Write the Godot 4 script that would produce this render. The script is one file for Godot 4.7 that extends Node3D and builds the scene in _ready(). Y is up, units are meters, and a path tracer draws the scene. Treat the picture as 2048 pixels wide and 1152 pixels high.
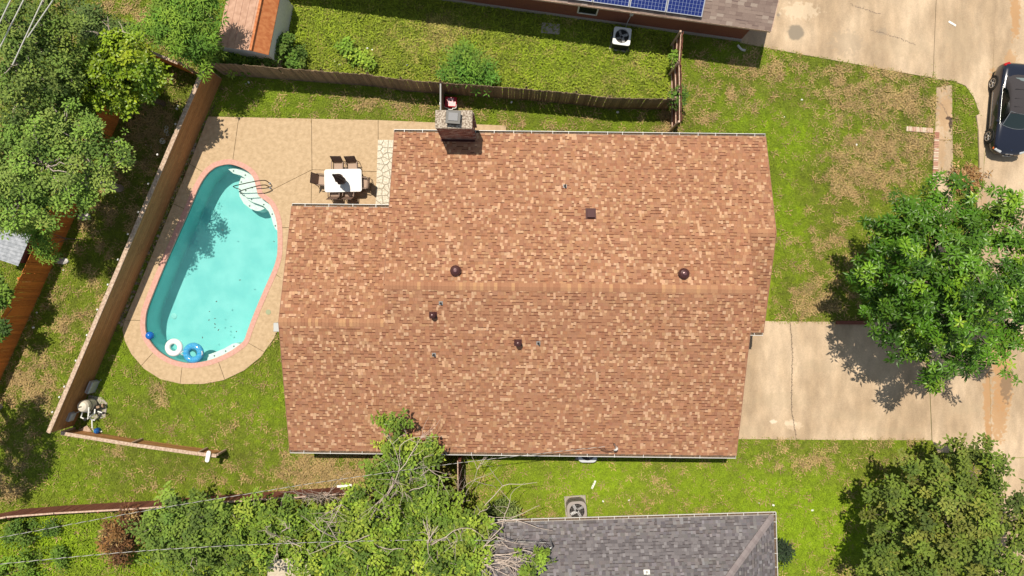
extends Node3D
# Aerial view of a suburban house with a pool. Plan coordinates were surveyed on a sheet of 40 units per metre
# whose middle (1024, 576) lies under the camera; at() turns a sheet reading and a height into metres.

const EYE := 32.0
var rng := RandomNumberGenerator.new()
var used := {}
var M := {}
var tex := {}

# ------------------------------------------------------------------ mesh builder
class MB:
	var v := PackedVector3Array()
	var n := PackedVector3Array()
	var c := PackedColorArray()
	var uv := PackedVector2Array()
	var col := Color(1, 1, 1)
	var xf := Transform3D()
	var colored := false
	var mapped := false
	var uvscale := Vector2(1, 1)
	func tint(k: Color) -> void:
		col = k
		colored = true
	func tri(a: Vector3, b: Vector3, d: Vector3, na: Vector3, nb: Vector3, nd: Vector3) -> void:
		# front faces run clockwise: keep the winding on the side of the normals
		if (d - a).cross(b - a).dot(na + nb + nd) < 0.0:
			var t := b
			b = d
			d = t
			t = nb
			nb = nd
			nd = t
		v.append(xf * a); v.append(xf * b); v.append(xf * d)
		n.append((xf.basis * na).normalized()); n.append((xf.basis * nb).normalized()); n.append((xf.basis * nd).normalized())
		if colored:
			c.append(col); c.append(col); c.append(col)
		if mapped:
			for p in [a, b, d]:
				uv.append(Vector2(p.x * uvscale.x, p.z * uvscale.y))
	func face(p: Array, out: Vector3) -> void:
		var m: Vector3 = (p[2] - p[0]).cross(p[1] - p[0])
		if m.length() < 1e-12 and p.size() > 3:
			m = (p[3] - p[0]).cross(p[2] - p[0])
		m = m.normalized()
		if m.dot(out) < 0.0:
			m = -m
		for i in range(1, p.size() - 1):
			tri(p[0], p[i], p[i + 1], m, m, m)
	func quadn(a, b, cc, d, na, nb, nc, nd) -> void:
		tri(a, b, cc, na, nb, nc)
		tri(a, cc, d, na, nc, nd)
	func box(ctr: Vector3, size: Vector3, bs := Basis(), bev := 0.0) -> void:
		var h := size * 0.5
		var ax := [bs.x, bs.y, bs.z]
		if bev <= 0.0:
			for k in 3:
				var i := (k + 1) % 3
				var j := (k + 2) % 3
				for s in [-1.0, 1.0]:
					var o: Vector3 = ctr + ax[k] * (s * h[k])
					face([o - ax[i] * h[i] - ax[j] * h[j], o + ax[i] * h[i] - ax[j] * h[j], o + ax[i] * h[i] + ax[j] * h[j], o - ax[i] * h[i] + ax[j] * h[j]], ax[k] * s)
			return
		var pt := func(sg: Vector3, full: int) -> Vector3:
			var q := ctr
			for a in 3:
				q += ax[a] * (sg[a] * (h[a] - (0.0 if a == full else bev)))
			return q
		for k in 3:
			var i := (k + 1) % 3
			var j := (k + 2) % 3
			for s in [-1.0, 1.0]:
				var q := []
				for e in [[-1, -1], [1, -1], [1, 1], [-1, 1]]:
					var sg := Vector3()
					sg[k] = s
					sg[i] = e[0]
					sg[j] = e[1]
					q.append(pt.call(sg, k))
				face(q, ax[k] * s)
				for s2 in [-1.0, 1.0]:
					var sa := Vector3()
					sa[k] = s
					sa[i] = s2
					sa[j] = -1
					var sb := sa
					sb[j] = 1
					face([pt.call(sa, k), pt.call(sb, k), pt.call(sb, i), pt.call(sa, i)], ax[k] * s + ax[i] * s2)
		for x in [-1, 1]:
			for y in [-1, 1]:
				for z in [-1, 1]:
					var sg := Vector3(x, y, z)
					face([pt.call(sg, 0), pt.call(sg, 1), pt.call(sg, 2)], ax[0] * x + ax[1] * y + ax[2] * z)
	func poly(p: PackedVector2Array, y: float, up := 1.0) -> void:
		var t := Geometry2D.triangulate_polygon(p)
		var m := Vector3(0, up, 0)
		for i in range(0, t.size(), 3):
			tri(Vector3(p[t[i]].x, y, p[t[i]].y), Vector3(p[t[i + 1]].x, y, p[t[i + 1]].y), Vector3(p[t[i + 2]].x, y, p[t[i + 2]].y), m, m, m)
	func prism(p: PackedVector2Array, y0: float, y1: float, bottom := false, bev := 0.0) -> void:
		var top := p
		if bev > 0.0:
			var ins := Geometry2D.offset_polygon(p, -bev, Geometry2D.JOIN_MITER)
			if ins.size() == 1 and ins[0].size() == p.size():
				top = ins[0]
				# line the inset corners up with their own
				var best := 0
				for i in top.size():
					if top[i].distance_to(p[0]) < top[best].distance_to(p[0]):
						best = i
				var turned := PackedVector2Array()
				for i in top.size():
					turned.append(top[(best + i) % top.size()])
				top = turned
		poly(top, y1)
		if bottom:
			poly(p, y0, -1.0)
		var cw := Geometry2D.is_polygon_clockwise(p)
		for i in p.size():
			var a := p[i]
			var b := p[(i + 1) % p.size()]
			var o := Vector3(b.y - a.y, 0, a.x - b.x) * (-1.0 if cw else 1.0)
			var yb := y1 - (bev if top != p else 0.0)
			face([Vector3(a.x, y0, a.y), Vector3(b.x, y0, b.y), Vector3(b.x, yb, b.y), Vector3(a.x, yb, a.y)], o)
			if top != p:
				var a2 := top[i]
				var b2 := top[(i + 1) % p.size()]
				face([Vector3(a.x, yb, a.y), Vector3(b.x, yb, b.y), Vector3(b2.x, y1, b2.y), Vector3(a2.x, y1, a2.y)], o + Vector3.UP * 0.5)
	func tube(p: Array, r: Array, sides := 8, caps := true) -> void:
		var rings := []
		var up := Vector3(0.123, 0.97, 0.21)
		for i in p.size():
			var d: Vector3 = (p[min(i + 1, p.size() - 1)] - p[max(i - 1, 0)]).normalized()
			if i == 0 and abs(d.dot(up)) > 0.95:
				up = Vector3(0.98, 0.1, 0.17)
			var a := (up - d * up.dot(d)).normalized()
			up = a
			var b := d.cross(a)
			var ring := []
			var rad: float = r[min(i, r.size() - 1)]
			for k in sides:
				var w := TAU * k / sides
				var o := a * cos(w) + b * sin(w)
				ring.append([p[i] + o * rad, o])
			rings.append(ring)
		for i in p.size() - 1:
			for k in sides:
				var k2 := (k + 1) % sides
				var A = rings[i][k]
				var B = rings[i][k2]
				var C = rings[i + 1][k2]
				var D = rings[i + 1][k]
				quadn(A[0], B[0], C[0], D[0], A[1], B[1], C[1], D[1])
		if caps:
			for e in [0, p.size() - 1]:
				var q := []
				for k in sides:
					q.append(rings[e][k][0])
				face(q, (p[e] - p[1 if e == 0 else e - 1]))
	func lathe(pr: Array, at: Vector3, segs := 16, bs := Basis()) -> void:
		for i in pr.size() - 1:
			var r0: float = pr[i][0]
			var y0: float = pr[i][1]
			var r1: float = pr[i + 1][0]
			var y1: float = pr[i + 1][1]
			var slope := Vector2(y1 - y0, r0 - r1).normalized()
			for k in segs:
				var w0 := TAU * k / segs
				var w1 := TAU * (k + 1) / segs
				var d0 := Vector3(cos(w0), 0, sin(w0))
				var d1 := Vector3(cos(w1), 0, sin(w1))
				var n0 := bs * (d0 * slope.x + Vector3.UP * slope.y)
				var n1 := bs * (d1 * slope.x + Vector3.UP * slope.y)
				var a := at + bs * (d0 * r0 + Vector3.UP * y0)
				var b := at + bs * (d1 * r0 + Vector3.UP * y0)
				var cc := at + bs * (d1 * r1 + Vector3.UP * y1)
				var d := at + bs * (d0 * r1 + Vector3.UP * y1)
				if r0 > 1e-5:
					tri(a, b, cc, n0, n1, n1)
				if r1 > 1e-5:
					tri(a, cc, d, n0, n1, n0)
	func torus(at: Vector3, R: float, r: float, segs := 32, sides := 12, flat := 1.0) -> void:
		for i in segs:
			for k in sides:
				var q := []
				var m := []
				for e in [[i, k], [i + 1, k], [i + 1, k + 1], [i, k + 1]]:
					var w: float = TAU * e[0] / segs
					var u: float = TAU * e[1] / sides
					var d := Vector3(cos(w), 0, sin(w))
					q.append(at + d * (R + r * cos(u)) + Vector3.UP * r * flat * sin(u))
					m.append(d * cos(u) + Vector3.UP * sin(u))
				quadn(q[0], q[1], q[2], q[3], m[0], m[1], m[2], m[3])
	func ball(at: Vector3, r: float, segs := 20) -> void:
		var half := segs / 2
		for i in half:
			for k in segs:
				var q := []
				for e in [[i, k], [i + 1, k], [i + 1, k + 1], [i, k + 1]]:
					var u: float = PI * e[0] / half
					var w: float = TAU * e[1] / segs
					q.append(Vector3(sin(u) * cos(w), cos(u), sin(u) * sin(w)))
				if i > 0:
					tri(at + q[0] * r, at + q[1] * r, at + q[3] * r, q[0], q[1], q[3])
				if i < half - 1:
					tri(at + q[1] * r, at + q[2] * r, at + q[3] * r, q[1], q[2], q[3])
	func mesh() -> ArrayMesh:
		var a := []
		a.resize(Mesh.ARRAY_MAX)
		a[Mesh.ARRAY_VERTEX] = v
		a[Mesh.ARRAY_NORMAL] = n
		if colored:
			a[Mesh.ARRAY_COLOR] = c
		if mapped:
			a[Mesh.ARRAY_TEX_UV] = uv
		var m := ArrayMesh.new()
		m.add_surface_from_arrays(Mesh.PRIMITIVE_TRIANGLES, a)
		return m

# ------------------------------------------------------------------ helpers
func at(px: float, py: float, h := 0.0) -> Vector3:
	var k := (EYE - h) / EYE / 40.0
	return Vector3((px - 1024.0) * k, h, (py - 576.0) * k)
func at2(px: float, py: float, h := 0.0) -> Vector2:
	var p := at(px, py, h)
	return Vector2(p.x, p.z)
func plan(list: Array, h := 0.0) -> PackedVector2Array:
	var p := PackedVector2Array()
	for i in range(0, list.size(), 2):
		p.append(at2(list[i], list[i + 1], h))
	return p
func smooth_ring(p: PackedVector2Array, steps := 4) -> PackedVector2Array:
	var o := PackedVector2Array()
	var k := p.size()
	for i in k:
		for s in steps:
			o.append(p[i].cubic_interpolate(p[(i + 1) % k], p[(i - 1 + k) % k], p[(i + 2) % k], float(s) / steps))
	return o
func smooth_line(p: Array, steps := 6) -> Array:
	var o := []
	for i in p.size() - 1:
		for s in steps:
			o.append(p[i].cubic_interpolate(p[i + 1], p[max(i - 1, 0)], p[min(i + 2, p.size() - 1)], float(s) / steps))
	o.append(p[p.size() - 1])
	return o
func numbered(called: String) -> String:
	var k: int = used.get(called, 0)
	used[called] = k + 1
	return called if k == 0 else "%s_%03d" % [called, k]
func thing(called: String, label: String, category: String, where := Vector3.ZERO, turn := 0.0, group := "") -> Node3D:
	var o := Node3D.new()
	o.name = numbered(called)
	add_child(o)
	o.position = where
	o.rotation.y = turn
	tag(o, label, category, group)
	return o
func tag(o: Node3D, label: String, category: String, group := "") -> void:
	o.set_meta("label", label)
	o.set_meta("category", category)
	if group != "":
		o.set_meta("group", group)
func part(called: String, mb: MB, mat: Material, parent: Node = self) -> MeshInstance3D:
	return inst(called, mb.mesh(), mat, parent)
func inst(called: String, mesh: Mesh, mat: Material, parent: Node = self, xf := Transform3D()) -> MeshInstance3D:
	var o := MeshInstance3D.new()
	o.name = numbered(called) if parent == self else called
	o.mesh = mesh
	o.material_override = mat
	o.transform = xf
	parent.add_child(o, true)
	return o
func structure(o: Node3D) -> Node3D:
	o.set_meta("kind", "structure")
	return o
func stuff(o: Node3D) -> Node3D:
	o.set_meta("kind", "stuff")
	return o
func L(r: float, g: float, b: float) -> Color:
	return Color(r, g, b).linear_to_srgb()
func flat(called: String, r: float, g: float, b: float, rough := 0.7, metal := 0.0) -> StandardMaterial3D:
	var m := StandardMaterial3D.new()
	m.resource_name = called
	m.albedo_color = L(r, g, b)
	m.roughness = rough
	m.metallic = metal
	M[called] = m
	return m
func noise_image(sd: int, freq: float, octaves: int, size := 256, kind := FastNoiseLite.TYPE_SIMPLEX_SMOOTH) -> Image:
	var f := FastNoiseLite.new()
	f.seed = sd
	f.noise_type = kind
	f.frequency = freq
	f.fractal_octaves = octaves
	return f.get_seamless_image(size, size)
func ramp_texture(im: Image, a: Color, b: Color, gain := 1.0) -> ImageTexture:
	# grey image to a blend of two base colours
	var w := im.get_width()
	var h := im.get_height()
	im.convert(Image.FORMAT_L8)
	var src := im.get_data()
	var out := PackedByteArray()
	out.resize(w * h * 3)
	var sa := a.linear_to_srgb()
	var sb := b.linear_to_srgb()
	for i in w * h:
		var t := clampf((src[i] / 255.0 - 0.5) * gain + 0.5, 0.0, 1.0)
		var q := sa.lerp(sb, t)
		out[i * 3] = int(q.r * 255.0)
		out[i * 3 + 1] = int(q.g * 255.0)
		out[i * 3 + 2] = int(q.b * 255.0)
	return ImageTexture.create_from_image(Image.create_from_data(w, h, false, Image.FORMAT_RGB8, out))
func grain(called: String, a: Color, b: Color, scale: Vector3, rough := 0.8, sd := 1, freq := 0.03, octaves := 4, gain := 1.6, world := true, relief := 0.0) -> StandardMaterial3D:
	var m := StandardMaterial3D.new()
	m.resource_name = called
	m.albedo_texture = ramp_texture(noise_image(sd, freq, octaves), a, b, gain)
	m.uv1_triplanar = true
	m.uv1_world_triplanar = world
	m.uv1_scale = scale
	m.roughness = rough
	if relief != 0.0:
		if not tex.has("relief"):
			var im := noise_image(77, 0.06, 4)
			im.convert(Image.FORMAT_RGBA8)
			im.bump_map_to_normal_map(6.0)
			tex["relief"] = ImageTexture.create_from_image(im)
		m.normal_enabled = true
		m.normal_texture = tex["relief"]
		m.normal_scale = relief
	M[called] = m
	return m
func vcol(called: String, rough := 0.9, gr := true) -> StandardMaterial3D:
	var m := StandardMaterial3D.new()
	m.resource_name = called
	m.vertex_color_use_as_albedo = true
	m.roughness = rough
	if gr:
		if not tex.has("speckle"):
			tex["speckle"] = ramp_texture(noise_image(5, 0.12, 3), Color(0.72, 0.72, 0.72), Color(1, 1, 1), 1.5)
		m.albedo_texture = tex["speckle"]
		m.uv1_triplanar = true
		m.uv1_world_triplanar = true
		m.uv1_scale = Vector3(0.9, 0.9, 0.9)
	M[called] = m
	return m
func varied(c: Color, amount: float) -> Color:
	var k := 1.0 + rng.randf_range(-amount, amount)
	return Color(c.r * k * (1.0 + rng.randf_range(-0.04, 0.04)), c.g * k, c.b * k * (1.0 + rng.randf_range(-0.06, 0.06)))

func make_materials() -> void:
	flat("white_metal", 0.64, 0.62, 0.6, 0.4)
	flat("white_plastic", 0.8, 0.8, 0.78, 0.35)
	flat("pvc", 0.78, 0.77, 0.73, 0.3)
	flat("black_metal", 0.02, 0.02, 0.022, 0.45, 0.3)
	flat("dark_bronze", 0.055, 0.035, 0.028, 0.35, 0.6)
	flat("vent_brown", 0.07, 0.024, 0.024, 0.35, 0.2)
	flat("lead", 0.3, 0.29, 0.29, 0.6, 0.3)
	flat("rubber", 0.015, 0.015, 0.016, 0.8)
	flat("galvanised", 0.42, 0.43, 0.45, 0.4, 0.7)
	flat("grey_box", 0.45, 0.46, 0.47, 0.5)
	grain("cream_tank", Color(0.6, 0.54, 0.45), Color(0.66, 0.6, 0.5), Vector3(1, 1, 1), 0.5, 3)
	grain("brick_wall", Color(0.16, 0.05, 0.03), Color(0.3, 0.11, 0.065), Vector3(3.5, 8, 3.5), 0.9, 11, 0.05, 3, 1.6, true, 0.6)
	grain("mortar", Color(0.3, 0.26, 0.23), Color(0.4, 0.36, 0.32), Vector3(2, 2, 2), 0.95, 12)
	grain("crown_mortar", Color(0.2, 0.15, 0.115), Color(0.52, 0.45, 0.375), Vector3(1.3, 1.3, 1.3), 0.95, 13, 0.025, 5, 2.6)
	grain("fascia", Color(0.2, 0.16, 0.14), Color(0.26, 0.2, 0.17), Vector3(1, 1, 1), 0.8, 14)
	grain("soil", Color(0.09, 0.06, 0.04), Color(0.19, 0.13, 0.085), Vector3(0.8, 0.8, 0.8), 1.0, 15, 0.04, 5, 1.8, true, 1.0)
	grain("deck", Color(0.425, 0.302, 0.182), Color(0.54, 0.394, 0.25), Vector3(0.37, 0.37, 0.37), 0.9, 16, 0.035, 7, 1.1, true, 0.35)
	grain("coping", Color(0.52, 0.275, 0.225), Color(0.6, 0.34, 0.285), Vector3(0.8, 0.8, 0.8), 0.8, 17, 0.03, 4, 1.6)
	grain("bark", Color(0.1, 0.075, 0.055), Color(0.24, 0.19, 0.15), Vector3(3, 0.8, 3), 0.95, 18)
	grain("pale_bark", Color(0.33, 0.27, 0.24), Color(0.55, 0.47, 0.43), Vector3(3, 3, 3), 0.9, 19)
	grain("dry_wood", Color(0.42, 0.34, 0.29), Color(0.62, 0.52, 0.46), Vector3(3, 3, 3), 0.9, 20)
	for k in 3:
		grain("grey_picket_%d" % k, Color(0.15, 0.105, 0.068) * [1.0, 1.3, 0.8][k], Color(0.3, 0.215, 0.14) * [1.0, 1.15, 0.85][k], Vector3(5, 0.5, 5), 0.9, 21 + k)
		grain("orange_picket_%d" % k, Color(0.5, 0.145, 0.022) * [1.0, 1.15, 0.88][k], Color(0.68, 0.25, 0.045) * [1.0, 1.1, 0.9][k], Vector3(5, 0.5, 5), 0.85, 24 + k)
		grain("red_picket_%d" % k, Color(0.15, 0.045, 0.03) * [1.0, 1.2, 0.85][k], Color(0.24, 0.08, 0.05) * [1.0, 1.1, 0.9][k], Vector3(5, 0.5, 5), 0.85, 27 + k)
		grain("brown_board_%d" % k, Color(0.3, 0.135, 0.045) * [1.0, 1.12, 0.92][k], Color(0.47, 0.235, 0.09) * [1.0, 1.08, 0.9][k], Vector3(0.35, 7, 7), 0.8, 30 + k, 0.03, 4, 1.6, false)
	grain("fence_cap", Color(0.36, 0.25, 0.18), Color(0.6, 0.46, 0.36), Vector3(0.9, 4, 0.9), 0.85, 33)
	grain("rail_wood", Color(0.4, 0.26, 0.19), Color(0.62, 0.46, 0.37), Vector3(1, 4, 1), 0.85, 34)
	grain("rust_roof", Color(0.4, 0.23, 0.16), Color(0.53, 0.33, 0.24), Vector3(0.5, 0.5, 0.5), 0.7, 35, 0.02, 5, 2.0)
	grain("orange_rust", Color(0.42, 0.12, 0.035), Color(0.58, 0.22, 0.08), Vector3(0.6, 0.6, 0.6), 0.75, 36, 0.03, 5, 2.0)
	grain("shed_white", Color(0.7, 0.69, 0.69), Color(0.8, 0.79, 0.78), Vector3(0.7, 0.7, 0.7), 0.6, 37)
	grain("tin", Color(0.24, 0.26, 0.3), Color(0.38, 0.4, 0.45), Vector3(0.5, 0.5, 0.5), 0.5, 38, 0.03, 4, 2.0)
	grain("pale_planks", Color(0.42, 0.36, 0.27), Color(0.6, 0.52, 0.4), Vector3(0.6, 4, 4), 0.85, 39)
	grain("stone_white", Color(0.52, 0.46, 0.36), Color(0.74, 0.7, 0.6), Vector3(0.9, 0.9, 0.9), 0.85, 40, 0.03, 4, 1.6, true, 0.5)
	grain("grout", Color(0.3, 0.26, 0.2), Color(0.4, 0.35, 0.28), Vector3(1, 1, 1), 0.95, 41)
	grain("pool_plaster", Color(0.14, 0.52, 0.515), Color(0.19, 0.59, 0.58), Vector3(0.22, 0.22, 0.22), 0.85, 42, 0.012, 4, 1.4)
	grain("step_plaster", Color(0.56, 0.7, 0.66), Color(0.63, 0.75, 0.71), Vector3(0.5, 0.5, 0.5), 0.8, 43)
	grain("taupe_sling", Color(0.15, 0.09, 0.065), Color(0.19, 0.115, 0.085), Vector3(6, 6, 6), 0.8, 44)
	grain("beige_seat", Color(0.36, 0.25, 0.19), Color(0.43, 0.31, 0.24), Vector3(4, 4, 4), 0.85, 45)
	grain("umbrella_cloth", Color(0.1, 0.065, 0.055), Color(0.15, 0.1, 0.085), Vector3(5, 1, 5), 0.85, 46)
	grain("table_cover", Color(0.72, 0.7, 0.7), Color(0.82, 0.81, 0.81), Vector3(1.2, 1.2, 1.2), 0.5, 47, 0.03, 4, 1.6, true, 0.5)
	var w := StandardMaterial3D.new()
	w.resource_name = "pool_water"
	w.transparency = BaseMaterial3D.TRANSPARENCY_ALPHA
	w.albedo_color = Color(0.55, 0.92, 0.9, 0.05)
	w.roughness = 0.03
	var rip := noise_image(48, 0.015, 3)
	rip.convert(Image.FORMAT_RGBA8)
	rip.bump_map_to_normal_map(2.0)
	w.normal_enabled = true
	w.normal_texture = ImageTexture.create_from_image(rip)
	w.normal_scale = 0.25
	w.uv1_triplanar = true
	w.uv1_world_triplanar = true
	w.uv1_scale = Vector3(0.35, 0.35, 0.35)
	M["water"] = w
	vcol("shingles", 0.95)
	vcol("vc", 0.8)
	vcol("vc_smooth", 0.5, false)
	var lf := vcol("leaf", 0.4, false)
	lf.backlight_enabled = true
	lf.backlight = Color(0.3, 0.34, 0.1)
	lf.metallic_specular = 0.4
	var gs := vcol("grass_blade", 0.8, false)
	gs.backlight_enabled = true
	gs.backlight = Color(0.26, 0.3, 0.08)
	var dl := vcol("dull_leaf", 0.75, false)
	dl.backlight_enabled = true
	dl.backlight = Color(0.3, 0.34, 0.1)
	flat("dark_glass", 0.012, 0.014, 0.016, 0.08)

# ------------------------------------------------------------------ start
func _ready() -> void:
	rng.seed = 20240611
	var cam := Camera3D.new()
	cam.name = "camera"
	cam.fov = 2.0 * rad_to_deg(atan(576.0 / 1280.0))
	cam.far = 900.0
	cam.near = 0.1
	add_child(cam)
	cam.look_at_from_position(Vector3(0, EYE, 0), Vector3.ZERO, Vector3(0, 0, -1))
	cam.current = true
	var env := Environment.new()
	env.background_mode = Environment.BG_SKY
	var sm := ProceduralSkyMaterial.new()
	sm.sky_top_color = Color(0.6, 0.655, 0.71)
	sm.sky_horizon_color = Color(0.84, 0.84, 0.83)
	sm.ground_bottom_color = Color(0.3, 0.28, 0.22)
	sm.ground_horizon_color = Color(0.5, 0.48, 0.42)
	sm.sky_energy_multiplier = 0.86
	var sky := Sky.new()
	sky.sky_material = sm
	env.sky = sky
	env.tonemap_mode = Environment.TONE_MAPPER_LINEAR
	env.tonemap_exposure = 1.25
	env.sdfgi_enabled = true
	env.ssao_enabled = true
	env.ssil_enabled = true
	var we := WorldEnvironment.new()
	we.name = "world_environment"
	we.environment = env
	add_child(we)
	var sun := DirectionalLight3D.new()
	sun.name = "sun"
	sun.light_energy = 1.32
	sun.light_color = Color(1.0, 0.96, 0.885)
	sun.light_angular_distance = 0.5
	sun.shadow_enabled = true
	add_child(sun)
	sun.look_at_from_position(Vector3.ZERO, Vector3(0.155, -1.0, 0.355), Vector3(0, 0, -1))

	make_materials()
	make_lawn_map()
	make_ground()
	make_pool()
	make_paving()
	make_main_house()
	make_brick_neighbour()
	make_grey_neighbour()
	make_fences()
	make_sheds()
	make_trees()
	make_patio()
	make_pool_gear()
	make_condensers()
	make_car()
	make_wires()
	make_small_things()
	make_grass()

# ------------------------------------------------------------------ ground
var pool_edge: PackedVector2Array
var coping_edge: PackedVector2Array
var deck_edge: PackedVector2Array
var keep_out := []
var zone_dry := PackedFloat32Array()
var zone_lush := PackedFloat32Array()
var n_big := FastNoiseLite.new()
var n_mid := FastNoiseLite.new()
var n_fine := FastNoiseLite.new()
const ZW := 130
const ZH := 78

func make_lawn_map() -> void:
	n_big.seed = 3
	n_big.frequency = 0.28
	n_mid.seed = 4
	n_mid.frequency = 0.95
	n_mid.fractal_octaves = 3
	n_fine.seed = 5
	n_fine.frequency = 2.6
	# where the photograph shows straw-coloured turf, and where it is lush: x, y, rx, ry, dry, lush
	var spots := [
		[1750, 300, 150, 60, 0.4, -0.3], [1800, 210, 110, 40, 0.3, -0.25], [1690, 170, 140, 40, 0.26, -0.15], [1450, 200, 80, 50, 0.22, 0.0], [1530, 130, 60, 30, 0.2, 0.0], [1460, 330, 60, 60, 0.0, 0.1],
		[1600, 290, 60, 50, -0.3, 0.45], [1575, 420, 40, 110, -0.32, 0.5], [1640, 480, 60, 80, 0.16, -0.1], [1620, 600, 70, 45, 0.34, -0.35], [1700, 360, 70, 40, 0.25, -0.2], [1560, 250, 40, 50, -0.2, 0.3], [1470, 250, 70, 30, -0.1, 0.25],
		[1750, 250, 90, 16, -0.25, 0.3],
		[1200, 960, 280, 50, -0.28, 0.45], [1320, 960, 60, 35, 0.3, -0.2], [1110, 970, 35, 12, 0.35, -0.1], [1230, 1005, 30, 15, 0.25, 0.0], [1060, 1025, 30, 10, 0.4, 0.0],
		[1620, 920, 110, 34, 0.24, -0.1], [1650, 1060, 140, 90, -0.42, 0.8], [1500, 985, 80, 40, -0.1, 0.3], [1690, 1140, 30, 20, 0.35, -0.3],
		[380, 820, 150, 80, -0.14, 0.15], [320, 790, 30, 25, 0.28, -0.2], [520, 790, 60, 70, -0.2, 0.2], [420, 930, 120, 25, 0.1, -0.15], [240, 930, 90, 30, 0.0, 0.0], [100, 960, 90, 40, -0.2, 0.35],
		[470, 830, 40, 30, 0.14, 0.0], [350, 850, 60, 30, 0.12, 0.0], [620, 950, 70, 40, 0.42, -0.2], [690, 960, 50, 40, 0.36, -0.2], [810, 950, 120, 50, 0.4, -0.4], [480, 880, 60, 30, 0.05, 0.0], [250, 700, 40, 60, -0.3, 0.45],
		[120, 1090, 190, 60, -0.4, 0.75], [420, 1120, 180, 50, -0.2, 0.35],
		[200, 560, 60, 60, 0.08, -0.1], [140, 640, 35, 60, 0.22, -0.2], [300, 280, 90, 90, 0.3, -0.5], [230, 440, 70, 70, 0.12, -0.25], [60, 760, 60, 70, 0.32, -0.3], [180, 720, 50, 80, 0.0, 0.1], [30, 960, 40, 60, 0.3, -0.3],
		[660, 60, 110, 60, -0.05, 0.4], [780, 100, 70, 30, 0.22, 0.0], [720, 120, 40, 20, 0.25, 0.0], [880, 70, 45, 40, 0.42, -0.2], [1000, 110, 40, 20, 0.15, 0.2], [1150, 120, 200, 50, -0.05, 0.42], [1260, 140, 70, 30, 0.25, 0.1], [1090, 90, 60, 16, 0.2, 0.1], [270, 40, 90, 60, 0.15, 0.1], [900, 60, 30, 20, 0.3, -0.3],
		[480, 200, 60, 30, -0.25, 0.3], [560, 210, 60, 25, -0.15, 0.2], [760, 210, 130, 25, 0.24, -0.1], [1100, 235, 160, 25, 0.03, 0.1], [1330, 240, 16, 22, 0.5, -0.5],
		[1930, 260, 26, 100, -0.12, 0.0],
	]
	zone_dry.resize(ZW * ZH)
	zone_lush.resize(ZW * ZH)
	for j in ZH:
		for i in ZW:
			var p := Vector2((i - ZW / 2) * 20.0 + 1024.0, (j - ZH / 2) * 20.0 + 576.0)
			var d := 0.335
			var l := 0.36
			for s in spots:
				var q := Vector2((p.x - s[0]) / s[2], (p.y - s[1]) / s[3]).length_squared()
				if q < 6.0:
					var e := exp(-q)
					d += s[4] * e
					l += s[5] * e
			zone_dry[j * ZW + i] = d
			zone_lush[j * ZW + i] = l
func zone(a: PackedFloat32Array, x: float, z: float) -> float:
	var fx := clampf(x * 2.0 + ZW / 2, 0.0, ZW - 1.01)
	var fz := clampf(z * 2.0 + ZH / 2, 0.0, ZH - 1.01)
	var i := int(fx)
	var j := int(fz)
	fx -= i
	fz -= j
	return lerpf(lerpf(a[j * ZW + i], a[j * ZW + i + 1], fx), lerpf(a[j * ZW + ZW + i], a[j * ZW + ZW + i + 1], fx), fz)
func dryness(x: float, z: float) -> float:
	return smoothstep(0.4, 0.8, zone(zone_dry, x, z) + 0.16 * n_big.get_noise_2d(x, z) + 0.42 * n_mid.get_noise_2d(x, z) + 0.26 * n_fine.get_noise_2d(x, z))
func lushness(x: float, z: float) -> float:
	return clampf(zone(zone_lush, x, z) + 0.3 * n_big.get_noise_2d(x + 60.0, z) + 0.3 * n_mid.get_noise_2d(x + 90.0, z), 0.0, 1.0)
const GREEN_BRIGHT := Color(0.235, 0.355, 0.004)
const GREEN_DULL := Color(0.165, 0.195, 0.016)
const STRAW := Color(0.44, 0.305, 0.135)
const EARTH := Color(0.3, 0.21, 0.09)
func turf(x: float, z: float) -> Color:
	return GREEN_DULL.lerp(GREEN_BRIGHT, lushness(x, z)).lerp(EARTH, dryness(x, z) * 0.9)

func with_hole(outer: PackedVector2Array, hole: PackedVector2Array) -> Array:
	# two halves on either side of the hole's middle, each with the hole cut from it
	var c := Vector2()
	for p in hole:
		c += p
	c /= hole.size()
	var out := []
	for s in [-1.0, 1.0]:
		var half := PackedVector2Array([Vector2(c.x, -900), Vector2(c.x + s * 900, -900), Vector2(c.x + s * 900, 900), Vector2(c.x, 900)])
		for a in Geometry2D.intersect_polygons(outer, half):
			for b in Geometry2D.clip_polygons(a, hole):
				if not Geometry2D.is_polygon_clockwise(b):
					out.append(b)
	return out

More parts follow.
